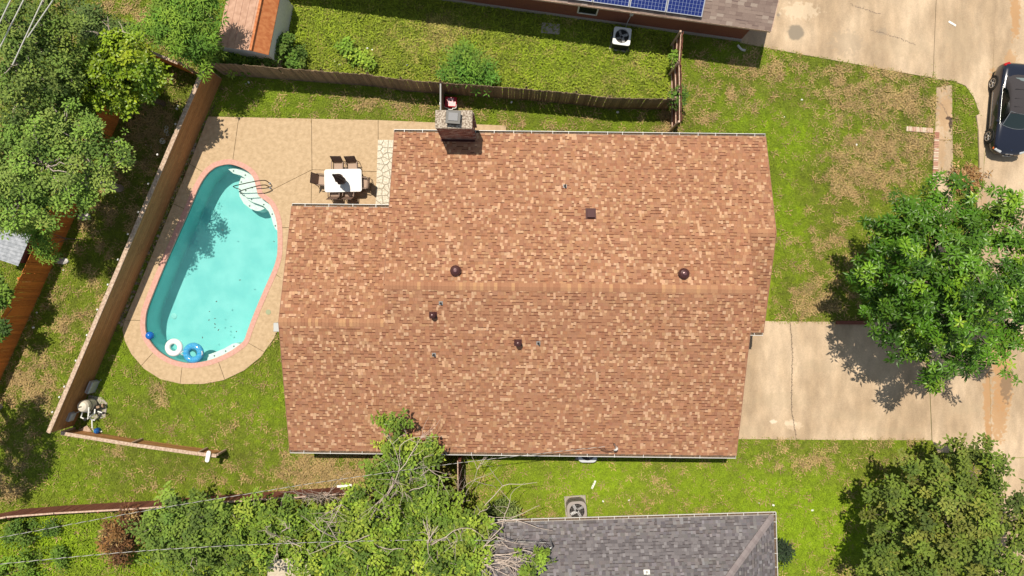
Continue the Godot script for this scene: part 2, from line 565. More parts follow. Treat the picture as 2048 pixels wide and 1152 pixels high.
func make_ground() -> void:
	pool_edge = smooth_ring(plan([458, 328, 477.5, 332, 495.6, 341, 506.7, 351.7, 512, 363, 515.7, 379, 520, 392, 531.7, 400, 542.8, 410, 551, 426.7, 556, 446, 557.5, 470, 557.5, 500, 555, 518, 548, 540, 531.7, 577, 513, 621, 498, 660, 491, 680, 481, 690, 464, 702, 440, 714, 414, 722.6, 384, 727, 361, 724, 339, 716.5, 316, 701, 300, 681, 293.4, 666.7, 291.3, 652, 291.7, 640, 294.5, 621, 304.7, 592.7, 328, 535, 354, 475.5, 375, 428.6, 387, 400, 396, 379, 405, 362, 415, 348, 425, 339, 436, 332.5]), 3)
	coping_edge = Geometry2D.offset_polygon(pool_edge, 0.22, Geometry2D.JOIN_ROUND)[0]
	if Geometry2D.is_polygon_clockwise(coping_edge):
		coping_edge.reverse()
	deck_edge = plan([418, 234, 757, 241, 1012, 252, 1012, 300, 790, 300, 760, 430, 700, 450, 590, 450, 578, 560, 565, 645, 559, 655, 548, 678, 523, 713, 490, 740, 448, 760, 407, 767.5, 365, 767.5, 323, 758, 290, 737, 265, 708, 252, 682, 247, 660, 250, 645, 384, 321])
	# the lawn and the earth under it, one sheet out to the horizon
	var w := 1280
	var h := 768
	var data := PackedByteArray()
	data.resize(w * h * 3)
	var f2 := FastNoiseLite.new()
	f2.seed = 9
	f2.frequency = 0.35
	var fine := f2.get_image(w, h)
	fine.convert(Image.FORMAT_L8)
	var fd := fine.get_data()
	for j in h:
		var z := (j + 0.5) / 20.0 - 19.2
		for i in w:
			var k := j * w + i
			var q := turf((i + 0.5) / 20.0 - 32.0, z)
			var s := 0.62 + 0.5 * fd[k] / 255.0
			q = Color(q.r * s, q.g * s, q.b * s).linear_to_srgb()
			data[k * 3] = mini(255, int(q.r * 255.0))
			data[k * 3 + 1] = mini(255, int(q.g * 255.0))
			data[k * 3 + 2] = mini(255, int(q.b * 255.0))
	var m := StandardMaterial3D.new()
	m.resource_name = "turf"
	m.albedo_texture = ImageTexture.create_from_image(Image.create_from_data(w, h, false, Image.FORMAT_RGB8, data))
	m.roughness = 1.0
	m.uv1_offset = Vector3(0.5, 0.5, 0)
	M["turf"] = m
	var g := MB.new()
	g.mapped = true
	g.uvscale = Vector2(1.0 / 64.0, 1.0 / 38.4)
	for p in with_hole(PackedVector2Array([Vector2(-300, -300), Vector2(300, -300), Vector2(300, 300), Vector2(-300, 300)]), coping_edge):
		g.poly(p, 0.0)
	structure(part("ground", g, m))
	# planting strip of dark soil and stones between the long fence and the deck
	var s := MB.new()
	s.poly(plan([444, 165, 452, 180, 420, 234, 384, 321, 250, 645, 236, 672, 226, 672]), 0.006)
	var bed := structure(part("soil_strip", s, M["soil"]))
	var stones := []
	for k in 3:
		var b := MB.new()
		rng.seed = 70 + k
		for i in 3:
			b.tint(varied([Color(0.28, 0.2, 0.16), Color(0.18, 0.12, 0.09), Color(0.36, 0.28, 0.22)][k], 0.2))
		b.lathe([[0.0, -0.03], [0.09, 0.0], [0.1, 0.04], [0.06, 0.08], [0.0, 0.09]], Vector3.ZERO, 7)
		stones.append(b.mesh())
	rng.seed = 77
	for i in 150:
		var t := rng.randf()
		var p := at(lerpf(412, 240, t) + rng.randf_range(-7, 4), lerpf(236, 655, t))
		var sc := rng.randf_range(0.35, 0.95)
		inst("stone", stones[i % 3], M["vc"], bed, Transform3D(Basis(Vector3.UP, rng.randf() * TAU).scaled(Vector3(sc, sc * 0.8, sc * rng.randf_range(0.6, 1.2))), p + Vector3(0, 0.01, 0)))

func cut_joints(polys: Array, joints: Array, gap := 0.022) -> Array:
	for j in joints:
		var line := PackedVector2Array(j)
		for strip in Geometry2D.offset_polyline(line, gap * 0.5, Geometry2D.JOIN_MITER, Geometry2D.END_SQUARE):
			var next := []
			for p in polys:
				for q in Geometry2D.clip_polygons(p, strip):
					if not Geometry2D.is_polygon_clockwise(q):
						next.append(q)
			polys = next
	return polys

# ------------------------------------------------------------------ pool
func make_pool() -> void:
	var pool := thing("swimming_pool", "kidney shaped swimming pool with turquoise water and pink coping", "swimming pool")
	# shell: walls and a floor that meets them in a cove
	var b := MB.new()
	var rings := [[0.0, 0.04], [0.0, -1.36], [0.02, -1.41], [0.06, -1.42]]
	var prev: PackedVector2Array
	var k := pool_edge.size()
	var c := Vector2()
	for p in pool_edge:
		c += p / k
	for i in rings.size():
		var cur := PackedVector2Array()
		for q in pool_edge:
			cur.append(q + (c - q).normalized() * rings[i][0])
		if i > 0:
			for a in k:
				var e := (a + 1) % k
				b.face([Vector3(prev[a].x, rings[i - 1][1], prev[a].y), Vector3(prev[e].x, rings[i - 1][1], prev[e].y), Vector3(cur[e].x, rings[i][1], cur[e].y), Vector3(cur[a].x, rings[i][1], cur[a].y)], Vector3(c.x - cur[a].x, 0.3, c.y - cur[a].y))
		prev = cur
	b.poly(prev, -1.42)
	part("shell", b, M["pool_plaster"], pool)
	# coping of pink cast stone, rounded towards the water, in cast lengths
	b = MB.new()
	var inner := Geometry2D.offset_polygon(pool_edge, -0.03, Geometry2D.JOIN_ROUND)[0]
	for half in with_hole(coping_edge, inner):
		b.prism(half, 0.0, 0.1, false, 0.0)
	part("coping", b, M["coping"], pool)
	b = MB.new()
	for i in k:
		var e := (i + 1) % k
		b.tube([Vector3(pool_edge[i].x, 0.065, pool_edge[i].y), Vector3(pool_edge[e].x, 0.065, pool_edge[e].y)], [0.034], 8, false)
	part("coping_nose", b, M["coping"], pool)
	# dark tile line under the coping
	b = MB.new()
	for i in k:
		var e := (i + 1) % k
		var p := pool_edge[i].lerp(c, 0.0015)
		var q := pool_edge[e].lerp(c, 0.0015)
		b.face([Vector3(p.x, 0.02, p.y), Vector3(q.x, 0.02, q.y), Vector3(q.x, -0.12, q.y), Vector3(p.x, -0.12, p.y)], Vector3(c.x - p.x, 0, c.y - p.y))
	part("tile_band", b, flat("tile_teal", 0.03, 0.13, 0.13, 0.25), pool)
	# water
	b = MB.new()
	var water_edge := Geometry2D.offset_polygon(pool_edge, -0.006, Geometry2D.JOIN_ROUND)[0]
	b.poly(water_edge, -0.07)
	part("water", b, M["water"], pool)
	# steps and benches of white plaster with dark edge markers
	var marks := flat("marker_tile", 0.02, 0.03, 0.035, 0.3)
	var ST := func(list: Array, ox: float, oy: float, s: float, h: float) -> PackedVector2Array:
		var p := PackedVector2Array()
		for i in range(0, list.size(), 2):
			p.append(at2(ox + list[i] / s, oy + list[i + 1] / s, h))
		return p
	var upper: PackedVector2Array = ST.call([120, 205, 200, 190, 330, 205, 440, 250, 500, 310, 535, 400, 552, 500, 562, 585, 620, 625, 700, 675, 765, 750, 815, 860, 842, 990, 845, 1105, 800, 1070, 765, 1000, 740, 900, 700, 810, 630, 740, 560, 710, 470, 680, 400, 640, 350, 580, 330, 500, 345, 400, 355, 330, 290, 290, 190, 265], 440, 310, 7.2, -0.3)
	var lower: PackedVector2Array = ST.call([300, 320, 350, 322, 350, 400, 336, 500, 356, 575, 405, 634, 475, 682, 560, 712, 640, 768, 580, 800, 520, 805, 430, 770, 340, 700, 280, 600, 262, 480, 270, 400], 440, 310, 7.2, -0.55)
	var bench: PackedVector2Array = ST.call([1265, 690, 1290, 570, 1400, 530, 1550, 470, 1680, 395, 1740, 378, 1800, 390, 1830, 412, 1690, 515, 1490, 618, 1380, 660], 260, 640, 8.23, -0.3)
	var inside := Geometry2D.offset_polygon(pool_edge, -0.012, Geometry2D.JOIN_ROUND)[0]
	for e in [[upper, -0.3, "step"], [lower, -0.58, "step"], [bench, -0.3, "bench"]]:
		for q in Geometry2D.intersect_polygons(e[0], inside):
			if q.size() > 5:
				b = MB.new()
				b.prism(q, -1.41, e[1], false)
				part(e[2], b, M["step_plaster"], pool)
	for e in [[195, 230, 0], [365, 290, 0], [307, 390, 1], [463, 470, 0], [372, 513, 0], [300, 552, 1], [455, 640, 0], [630, 715, 0], [427, 733, 1], [752, 852, 0], [797, 1020, 0]]:
		var h: float = -0.3 if e[2] == 0 else -0.58
		b = MB.new()
		b.box(at(440 + e[0] / 7.2, 310 + e[1] / 7.2, h) + Vector3(0, 0.003, 0), Vector3(0.07, 0.012, 0.07), Basis(Vector3.UP, 0.7), 0.003)
		part("edge_marker", b, marks, pool)
	for e in [[1390, 590], [1575, 512], [1710, 432]]:
		b = MB.new()
		b.box(at(260 + e[0] / 8.23, 640 + e[1] / 8.23, -0.3) + Vector3(0, 0.003, 0), Vector3(0.07, 0.012, 0.07), Basis(Vector3.UP, 0.7), 0.003)
		part("edge_marker", b, marks, pool)
	# main drain
	b = MB.new()
	b.lathe([[0.16, 0.0], [0.16, 0.02], [0.1, 0.035], [0.0, 0.04]], at(348, 632, -1.42), 20)
	part("drain_cover", b, flat("drain_white", 0.2, 0.56, 0.54, 0.6), pool)
	# two hand rails from the steps to the deck
	for e in [[478, 378, 540, 367, 538, 358], [490, 388, 541, 376, 522, 373]]:
		b = MB.new()
		var p0 := at(e[0], e[1], -0.45)
		var p1 := at(e[2], e[3], 0.05)
		var path := [p0 + Vector3(0, -0.15, 0), p0 + Vector3(0, 0.55, 0), p0.lerp(p1, 0.12) + Vector3(0, 0.85, 0), p0.lerp(p1, 0.75) + Vector3(0, 0.85, -0.04), p1 + Vector3(-0.03, 0.62, -0.05), p1 + Vector3(0.06, 0.35, 0), p1]
		b.tube(smooth_line(path, 6), [0.024], 10)
		part("hand_rail", b, M["dark_bronze"], pool)
		b = MB.new()
		b.lathe([[0.06, 0.0], [0.06, 0.012], [0.03, 0.025], [0.0, 0.025]], p1 + Vector3(0, 0.045, 0), 14)
		part("rail_flange", b, M["galvanised"], pool)
	# leaves and debris lying on the water
	var deb := flat("wet_leaf", 0.03, 0.025, 0.015, 0.5)
	rng.seed = 81
	for e in [[433, 603], [430, 637], [430, 655], [405, 675], [430, 648], [437, 660], [419, 623], [548, 483], [473, 663], [445, 460], [418, 640], [480, 560]]:
		b = MB.new()
		b.box(Vector3.ZERO, Vector3(rng.randf_range(0.05, 0.1), 0.006, rng.randf_range(0.03, 0.05)))
		var o := inst("fallen_leaf", b.mesh(), deb, self, Transform3D(Basis(Vector3.UP, rng.randf() * TAU), at(e[0], e[1], -0.07) + Vector3(0, 0.004, 0)))
		tag(o, "small dark leaf floating on the turquoise pool water", "leaf", "dark leaves floating on the pool")

# ------------------------------------------------------------------ paving
var concrete_image: Image
func stain(px: float, py: float, rx: float, ry: float, c: Color, a: float, ragged := 0.35) -> void:
	# a patch of spilt oil, clay wash or new cement in the concrete map (32 pixels per metre from x 11, z -17)
	var p := at2(px, py)
	var cx := (p.x - 11.0) * 32.0
	var cy := (p.y + 17.0) * 32.0
	var ax := rx * 0.8
	var ay := ry * 0.8
	for j in range(maxi(0, int(cy - ay * 1.6)), mini(1087, int(cy + ay * 1.6))):
		for i in range(maxi(0, int(cx - ax * 1.6)), mini(607, int(cx + ax * 1.6))):
			var d := Vector2((i - cx) / ax, (j - cy) / ay).length() + ragged * n_mid.get_noise_2d(i * 0.12, j * 0.12 + px) + ragged * 0.7 * n_fine.get_noise_2d(i * 0.05, j * 0.05)
			var t := a * (1.0 - smoothstep(0.75, 1.0, d))
			if t > 0.0:
				concrete_image.set_pixel(i, j, concrete_image.get_pixel(i, j).lerp(c.linear_to_srgb(), t))
func crack(pts: Array, c: Color, wide := 1) -> void:
	for i in range(0, pts.size() - 2, 2):
		var a := (at2(pts[i], pts[i + 1]) - Vector2(11, -17)) * 32.0
		var b := (at2(pts[i + 2], pts[i + 3]) - Vector2(11, -17)) * 32.0
		var steps := int(a.distance_to(b)) + 1
		for s in steps:
			var q := a.lerp(b, float(s) / steps) + Vector2(n_mid.get_noise_2d(s * 0.2, pts[i]), n_mid.get_noise_2d(pts[i], s * 0.2)) * 2.5
			for e in wide:
				if q.x > 0 and q.y > 0 and q.x < 606 and q.y < 1087:
					var old := concrete_image.get_pixel(int(q.x) + e, int(q.y))
					concrete_image.set_pixel(int(q.x) + e, int(q.y), old.lerp(c.linear_to_srgb(), 0.75))
func make_paving() -> void:
	# pool deck of tan exposed concrete, with open joints between the slabs
	var deck := Node3D.new()
	deck.name = "pool_deck"
	add_child(deck)
	structure(deck)
	var joints := []
	for j in [[[624, 236], [625, 340], [622, 455]], [[625, 340], [530, 388]], [[625, 340], [760, 344]], [[757, 236], [757, 300]], [[480, 228], [467, 322]], [[408, 345], [375, 325]], [[335, 402], [375, 420]], [[240, 640], [295, 641]], [[278, 738], [308, 705]], [[361, 775], [366, 733]], [[455, 770], [438, 722]], [[545, 712], [495, 684]], [[585, 455], [556, 456]], [[562, 555], [550, 547]], [[880, 236], [878, 300]]]:
		var line := PackedVector2Array()
		for q in j:
			line.append(at2(q[0], q[1]))
		joints.append(line)
	for p in cut_joints(with_hole(deck_edge, coping_edge), joints):
		var b := MB.new()
		b.prism(p, 0.0, 0.085)
		part("slab", b, M["deck"], deck)
	keep_out.append(deck_edge)
	keep_out.append(coping_edge)
	# skimmer lid
	var lid := MB.new()
	lid.lathe([[0.13, 0.0], [0.13, 0.012], [0.1, 0.016], [0.0, 0.016]], at(538, 624) + Vector3(0, 0.086, 0), 20)
	tag(part("skimmer_lid", lid, flat("lid_green", 0.3, 0.33, 0.2, 0.7)), "round greenish skimmer lid set in the pool deck", "skimmer lid")
	# flagstone strip beside the house wall
	var strip := Node3D.new()
	strip.name = "flagstone_strip"
	add_child(strip)
	structure(strip)
	var area := plan([757, 281, 800, 281, 790, 416, 752, 416])
	var b0 := MB.new()
	b0.prism(area, 0.08, 0.112)
	part("grout_bed", b0, M["grout"], strip)
	rng.seed = 91
	var seeds := []
	for j in 11:
		for i in 3:
			seeds.append(at2(760 + i * 13 + rng.randf_range(-5, 5), 287 + j * 12.5 + rng.randf_range(-5, 5)))
	for a in seeds:
		var cell := PackedVector2Array([a + Vector2(-0.5, -0.5), a + Vector2(0.5, -0.5), a + Vector2(0.5, 0.5), a + Vector2(-0.5, 0.5)])
		for e in seeds:
			if e != a and e.distance_to(a) < 1.2:
				var m: Vector2 = (a + e) * 0.5
				var d: Vector2 = (a - e).normalized()
				var t := Vector2(-d.y, d.x)
				var r := Geometry2D.intersect_polygons(cell, PackedVector2Array([m + t * 3, m + t * 3 + d * 5, m - t * 3 + d * 5, m - t * 3]))
				if r.size() > 0:
					cell = r[0]
		for q in Geometry2D.offset_polygon(cell, -0.022, Geometry2D.JOIN_ROUND):
			for r in Geometry2D.intersect_polygons(q, area):
				var b := MB.new()
				b.prism(r, 0.1, 0.125 + rng.randf() * 0.012)
				part("flagstone", b, M["stone_white"], strip)
	# concrete of drives, pavement and street
	var im := noise_image(51, 0.012, 6, 512)
	im.resize(608, 1088, Image.INTERPOLATE_CUBIC)
	concrete_image = ramp_texture(im, Color(0.385, 0.28, 0.185), Color(0.525, 0.4, 0.28), 2.2).get_image()
	concrete_image.convert(Image.FORMAT_RGB8)
	rng.seed = 8
	for j in 1088:
		for i in 608:
			var o := concrete_image.get_pixel(i, j)
			var g := 1.0 + rng.randf_range(-0.045, 0.045) + 0.09 * n_mid.get_noise_2d(i * 0.06, j * 0.02)
			concrete_image.set_pixel(i, j, Color(o.r * g, o.g * g, o.b * g))
	var clay := Color(0.42, 0.235, 0.11)
	for e in [[1995, 690, 20, 70, 0.6], [2005, 760, 22, 70, 0.75], [1997, 830, 16, 60, 0.7], [1973, 800, 9, 70, 0.8], [1975, 870, 8, 30, 0.85], [2030, 25, 10, 60, 0.8], [2020, 120, 14, 20, 0.55], [1985, 165, 9, 30, 0.55], [2008, 740, 12, 40, 0.5], [1890, 225, 17, 40, 0.4], [1880, 300, 10, 36, 0.3], [1965, 440, 12, 60, 0.3]]:
		stain(e[0], e[1], e[2], e[3], clay, e[4], 0.5)
	stain(2012, 770, 12, 34, Color(0.14, 0.1, 0.07), 0.55, 0.5)
	stain(1590, 65, 18, 17, Color(0.24, 0.2, 0.155), 0.9, 0.12)
	stain(1555, 30, 4, 4, Color(0.25, 0.2, 0.16), 0.8, 0.2)
	stain(1763, 63, 12, 8, Color(0.3, 0.24, 0.18), 0.4, 0.4)
	stain(1690, 85, 34, 26, Color(0.33, 0.26, 0.19), 0.4, 0.6)
	stain(1600, 22, 40, 18, Color(0.68, 0.56, 0.42), 0.5, 0.5)
	stain(1580, 845, 14, 7, Color(0.7, 0.56, 0.42), 0.6, 0.5)
	stain(1545, 842, 7, 5, Color(0.75, 0.64, 0.52), 0.7, 0.6)
	stain(1585, 850, 20, 8, Color(0.66, 0.52, 0.38), 0.5, 0.6)
	stain(1900, 250, 4, 12, Color(0.05, 0.03, 0.02), 0.9, 0.6)
	stain(1897, 237, 6, 4, Color(0.06, 0.035, 0.025), 0.9, 0.6)
	stain(1906, 262, 3, 6, Color(0.06, 0.035, 0.025), 0.9, 0.6)
	for e in [[1560, 800, 60, 16], [1700, 830, 70, 10], [1640, 730, 50, 12], [1790, 860, 60, 8], [1930, 700, 30, 40], [1930, 815, 40, 12], [1500, 860, 30, 10], [1800, 95, 60, 20], [1920, 80, 40, 50]]:
		stain(e[0], e[1], e[2], e[3], Color(0.4, 0.31, 0.21), 0.3, 0.8)
	var dark := Color(0.12, 0.09, 0.07)
	crack([1579, 645, 1584, 700, 1583, 760, 1582, 820, 1592, 870], dark)
	crack([1740, 60, 1790, 75, 1830, 90], dark)
	crack([1700, 10, 1760, 30], dark)
	crack([1880, 205, 1894, 230, 1902, 250], dark)
	var m := StandardMaterial3D.new()
	m.resource_name = "concrete"
	m.albedo_texture = ImageTexture.create_from_image(concrete_image)
	m.roughness = 0.92
	m.uv1_offset = Vector3(-11.0 / 19.0, 0.5, 0)
	M["concrete"] = m
	var slab := func(owner: Node, p: PackedVector2Array, y: float) -> void:
		var b := MB.new()
		b.mapped = true
		b.uvscale = Vector2(1.0 / 19.0, 1.0 / 34.0)
		b.prism(p, -0.02, y)
		part("slab", b, M["concrete"], owner)
		keep_out.append(p)
	var drive := Node3D.new()
	drive.name = "driveway"
	add_child(drive)
	structure(drive)
	slab.call(drive, plan([1440, 640, 1579.4, 643, 1583.4, 700, 1582.4, 760, 1581.4, 820, 1591.4, 879, 1440, 877]), 0.05)
	slab.call(drive, plan([1580, 643, 1856, 645, 1857, 760, 1862, 880, 1592, 879, 1582, 820, 1583, 760, 1584, 700]), 0.05)
	slab.call(drive, plan([1857.5, 645, 1974, 645, 1978, 760, 1982, 905, 1875, 905, 1863.5, 880, 1858.5, 760]), 0.045)
	var drive2 := Node3D.new()
	drive2.name = "neighbour_driveway"
	add_child(drive2)
	structure(drive2)
	slab.call(drive2, plan([1480, -120, 1876, -120, 1868, 60, 1865, 140, 1863, 156, 1800, 145, 1700, 127, 1600, 109, 1527, 95, 1480, 86]), 0.05)
	slab.call(drive2, plan([1877, -120, 1999, -120, 1988, 60, 1984, 140, 1966, 330, 1962, 262, 1958, 228, 1947, 196, 1930, 172, 1905, 162, 1866, 158, 1866, 140, 1869, 60]), 0.045)
	var walk := Node3D.new()
	walk.name = "pavement"
	add_child(walk)
	structure(walk)
	slab.call(walk, plan([1872, 176, 1903, 170, 1904, 280, 1869, 280]), 0.045)
	slab.call(walk, plan([1869, 281, 1904, 281, 1905, 345, 1868, 345]), 0.05)
	slab.call(walk, plan([1868, 346, 1905, 346, 1905, 490, 1866, 490]), 0.045)
	slab.call(walk, plan([1866, 491, 1905, 491, 1905, 643, 1866, 643]), 0.045)
	var road := Node3D.new()
	road.name = "street"
	add_child(road)
	structure(road)
	slab.call(road, plan([2000, -120, 2700, -120, 2700, 430, 1962, 430, 1963, 400, 1968, 330, 1985.5, 140, 1989, 60]), 0.012)
	slab.call(road, plan([1962, 431, 2700, 431, 2700, 915, 1983.5, 915, 1979.5, 760, 1975.5, 645, 1963, 520]), 0.012)
	slab.call(road, plan([1984, 916, 2700, 916, 2700, 1300, 1994, 1300]), 0.012)
	var kerb := MB.new()
	kerb.mapped = true
	kerb.uvscale = Vector2(1.0 / 19.0, 1.0 / 34.0)
	kerb.prism(plan([1958, 228, 1962, 262, 1965, 330, 1960, 400, 1960, 520, 1972, 640, 1964, 640, 1952, 520, 1951, 400, 1956, 330, 1954, 262, 1950, 232]), -0.02, 0.12, false, 0.02)
	structure(part("kerb", kerb, M["concrete"]))
	# no turf in the joints of the carriageway and the drives
	keep_out.append(plan([1866, -120, 2700, -120, 2700, 1300, 1990, 1300, 1976, 900, 1974, 645, 1964, 520, 1962, 345, 1965, 262, 1947, 192, 1905, 160, 1866, 157]))
	keep_out.append(plan([1951, 232, 1970, 228, 1972, 330, 1968, 400, 1975, 640, 1964, 640, 1953, 520, 1952, 400, 1957, 330, 1955, 262]))
	keep_out.append(plan([1440, 643, 1979, 645, 1982, 903, 1872, 903, 1860, 879, 1440, 877]))
	# brick edging laid on the lawn, every brick a part
	var tones := [[0.42, 0.19, 0.13], [0.6, 0.42, 0.32], [0.66, 0.54, 0.42], [0.5, 0.28, 0.2], [0.55, 0.34, 0.26]]
	var bm := []
	for t in 5:
		bm.append(grain("edging_brick_%d" % t, Color(tones[t][0], tones[t][1], tones[t][2]) * 0.85, Color(tones[t][0], tones[t][1], tones[t][2]), Vector3(2, 2, 2), 0.9, 60 + t))
	var unit := MB.new()
	unit.box(Vector3(0, 0.045, 0), Vector3(0.24, 0.09, 0.075), Basis(), 0.008)
	var um := unit.mesh()
	rng.seed = 17
	for run in [[[1811, 258], [1864, 262], "low row of pale bricks lying across the front lawn", 0], [[1872, 262], [1867, 384], "low brick edging running beside the cracked pavement", 1]]:
		var t := thing("brick_edging", run[2], "brick edging")
		var p0 := at(run[0][0], run[0][1])
		var p1 := at(run[1][0], run[1][1])
		var d := (p1 - p0).normalized()
		var cnt := int(p0.distance_to(p1) / 0.088)
		for i in cnt:
			inst("brick", um, bm[rng.randi() % 5 if run[3] == 1 else [1, 2, 2, 4, 1][rng.randi() % 5]], t, Transform3D(Basis(Vector3.UP, atan2(d.x, d.z) + rng.randf_range(-0.03, 0.03)), p0 + d * (0.044 + i * 0.088) + Vector3(0, rng.randf_range(0.0, 0.012), 0)))

# ------------------------------------------------------------------ roofs
const TURN := 0.012
func home(px: float, py: float, h := 0.0) -> Vector3:
	var p := at(px, py, h)
	return Vector3(p.x + TURN * p.z, p.y, p.z - TURN * p.x)
func tone_set(key: String, list: Array) -> Array:
	# list: colour, weight, narrow, wide, share raised
	var o := []
	for i in list.size():
		var m := StandardMaterial3D.new()
		m.resource_name = "%s_%d" % [key, i]
		var c: Color = list[i][0]
		m.albedo_color = c.linear_to_srgb()
		m.albedo_texture = tex["speckle"]
		m.uv1_triplanar = true
		m.uv1_world_triplanar = true
		m.uv1_scale = Vector3(0.9, 0.9, 0.9)
		m.roughness = 0.95
		o.append([c, list[i][1], list[i][2], list[i][3], list[i][4], m])
	return o
var unit_box: ArrayMesh
func shingle_plane(roof: Node3D, mb: MB, O: Vector3, U: Vector3, V: Vector3, bands: Array, tones: Array, band_color: Color, course := 0.145, single = null, dash := 0.5) -> void:
	# bands: [t0, t1, s0 at t0, s1 at t0, s0 at t1, s1 at t1] along the slope
	var N := U.cross(V)
	if N.y < 0.0:
		N = -N
	if unit_box == null:
		var ub := MB.new()
		ub.box(Vector3.ZERO, Vector3.ONE)
		unit_box = ub.mesh()
	var top: float = bands[bands.size() - 1][1]
	var t := 0.0
	while t < top:
		var len := minf(course, top - t)
		var band = null
		for q in bands:
			if t + len * 0.5 >= q[0] and t + len * 0.5 < q[1]:
				band = q
		if band == null:
			t += course
			continue
		var f: float = clampf((t + len * 0.5 - band[0]) / (band[1] - band[0]), 0.0, 1.0)
		var s: float = lerpf(band[2], band[4], f)
		var e: float = lerpf(band[3], band[5], f)
		while s < e - 0.005:
			var r := rng.randf()
			var k = tones[tones.size() - 1]
			for q in tones:
				if r < q[1]:
					k = q
					break
				r -= q[1]
			var w := minf(rng.randf_range(k[2], k[3]), e - s)
			var up: bool = rng.randf() < k[4]
			var th := 0.014 if up else 0.006
			var low := 0.0 if up else 0.01
			var ctr := O + U * (s + w * 0.5) + V * (t + len * 0.5)
			if single != null and single.call(ctr):
				inst("shingle", unit_box, k[5], roof, Transform3D(Basis(U * (w - 0.004), N * th, V * (len + 0.012)), ctr + N * (th * 0.5) - V * (low * 0.2)))
			else:
				mb.tint(varied(k[0], 0.06))
				var a := O + U * (s + 0.002) + V * (t - 0.006 + low)
				var b := O + U * (s + w - 0.002) + V * (t - 0.006 + low)
				var c := b + V * (len + 0.006 - low)
				var d := a + V * (len + 0.006 - low)
				var hi := N * th
				mb.face([a + hi, b + hi, c + hi * 0.6, d + hi * 0.6], N)
				mb.face([a + hi, b + hi, b, a], -V)
				mb.face([a + hi, d + hi * 0.6, d, a], -U)
				mb.face([b + hi, c + hi * 0.6, c, b], U)
			if rng.randf() < dash and w > 0.1:
				# the darker band of granules that such shingles carry under the tab above
				mb.tint(varied(band_color, 0.12))
				var y := O + V * (t + len - 0.036) + N * (th * 0.75 + 0.006)
				mb.face([y + U * (s + 0.005), y + U * (s + w - 0.005), y + U * (s + w - 0.005) + V * 0.034, y + U * (s + 0.005) + V * 0.034], N)
			s += w
		t += course
func roof_slab(mb: MB, p: Array, th := 0.13) -> void:
	var n: Vector3 = (p[2] - p[0]).cross(p[1] - p[0]).normalized()
	if n.y < 0.0:
		n = -n
	var top := []
	var bot := []
	var mid := Vector3()
	for q in p:
		top.append(q - n * 0.004)
		bot.append(q - Vector3(0, th, 0))
		mid += q / p.size()
	mb.face(top, n)
	mb.face(bot, -n)
	for i in p.size():
		var j := (i + 1) % p.size()
		mb.face([top[i], top[j], bot[j], bot[i]], (top[i] + top[j]) * 0.5 - mid)
func ridge_caps(roof: Node3D, a: Vector3, b: Vector3, slope: float, tones: Array, each := 0.15, wide := 0.17) -> void:
	var d := (b - a).normalized()
	var side := Vector3.UP.cross(d).normalized()
	var cap := MB.new()
	# overlapping: each cap lies on the one before
	var len := each * 1.5
	for s in [-1.0, 1.0]:
		var o := Vector3(s * wide, -slope * wide, 0)
		cap.face([Vector3(0, 0.012, 0), Vector3(0, 0.03, len), o + Vector3(0, 0.03, len), o + Vector3(0, 0.012, 0)], Vector3(s * slope, 1, 0))
		cap.face([Vector3(0, 0.03, len), o + Vector3(0, 0.03, len), o + Vector3(0, 0.01, len), Vector3(0, 0.01, len)], Vector3(0, 0, 1))
		cap.face([o + Vector3(0, 0.012, 0), o + Vector3(0, 0.03, len), o + Vector3(0, 0.0, len), o], Vector3(s, 0, 0))
	var m := cap.mesh()
	for i in int(a.distance_to(b) / each):
		var r := rng.randf()
		var k = tones[tones.size() - 1]
		for q in tones:
			if r < q[1]:
				k = q
				break
			r -= q[1]
		inst("ridge_cap", m, k[5], roof, Transform3D(Basis(side, d.cross(side), d), a + d * (i * each)))
func gutter(owner: Node3D, a: Vector3, b: Vector3, out: Vector3, hanger := 1.15) -> void:
	var d := (b - a).normalized()
	var bs := Basis(d, Vector3.UP, d.cross(Vector3.UP))
	var mid := (a + b) * 0.5
	var len := a.distance_to(b)
	var mb := MB.new()
	mb.box(mid + out * 0.06 + Vector3(0, -0.115, 0), Vector3(len, 0.01, 0.12), bs)
	mb.box(mid + out * 0.122 + Vector3(0, -0.07, 0), Vector3(len, 0.1, 0.008), bs)
	mb.box(mid + out * 0.128 + Vector3(0, -0.022, 0), Vector3(len, 0.014, 0.026), bs, 0.004)
	mb.box(mid + out * 0.006 + Vector3(0, -0.07, 0), Vector3(len, 0.09, 0.008), bs)
	for e in [a, b]:
		mb.box(e + out * 0.065 + Vector3(0, -0.07, 0) + d * (0.004 if e == a else -0.004), Vector3(0.008, 0.1, 0.12), bs)
	var g := part("gutter", mb, M["white_metal"], owner)
	var lit := MB.new()
	lit.box(mid + out * 0.063 + Vector3(0, -0.095, 0), Vector3(len - 0.03, 0.02, 0.1), bs)
	part("leaf_litter", lit, M["soil"], g)
	var h := MB.new()
	h.box(Vector3.ZERO, Vector3(0.022, 0.008, 0.15), bs)
	var hm := h.mesh()
	for i in int(len / hanger):
		inst("hanger", hm, M["white_metal"], g, Transform3D(Basis(), a + d * ((i + 0.5) * hanger + rng.randf_range(-0.1, 0.1)) + out * 0.075 + Vector3(0, -0.012, 0)))
func gable(mb: MB, x0: float, x1: float, p: Array) -> void:
	var a := []
	var b := []
	for q in p:
		a.append(Vector3(x0, q[1], q[0]))
		b.append(Vector3(x1, q[1], q[0]))
	mb.face(a, Vector3(x0 - x1, 0, 0))
	mb.face(b, Vector3(x1 - x0, 0, 0))
	for i in p.size():
		var j := (i + 1) % p.size()
		mb.face([a[i], a[j], b[j], b[i]], Vector3(0, 1, 0))

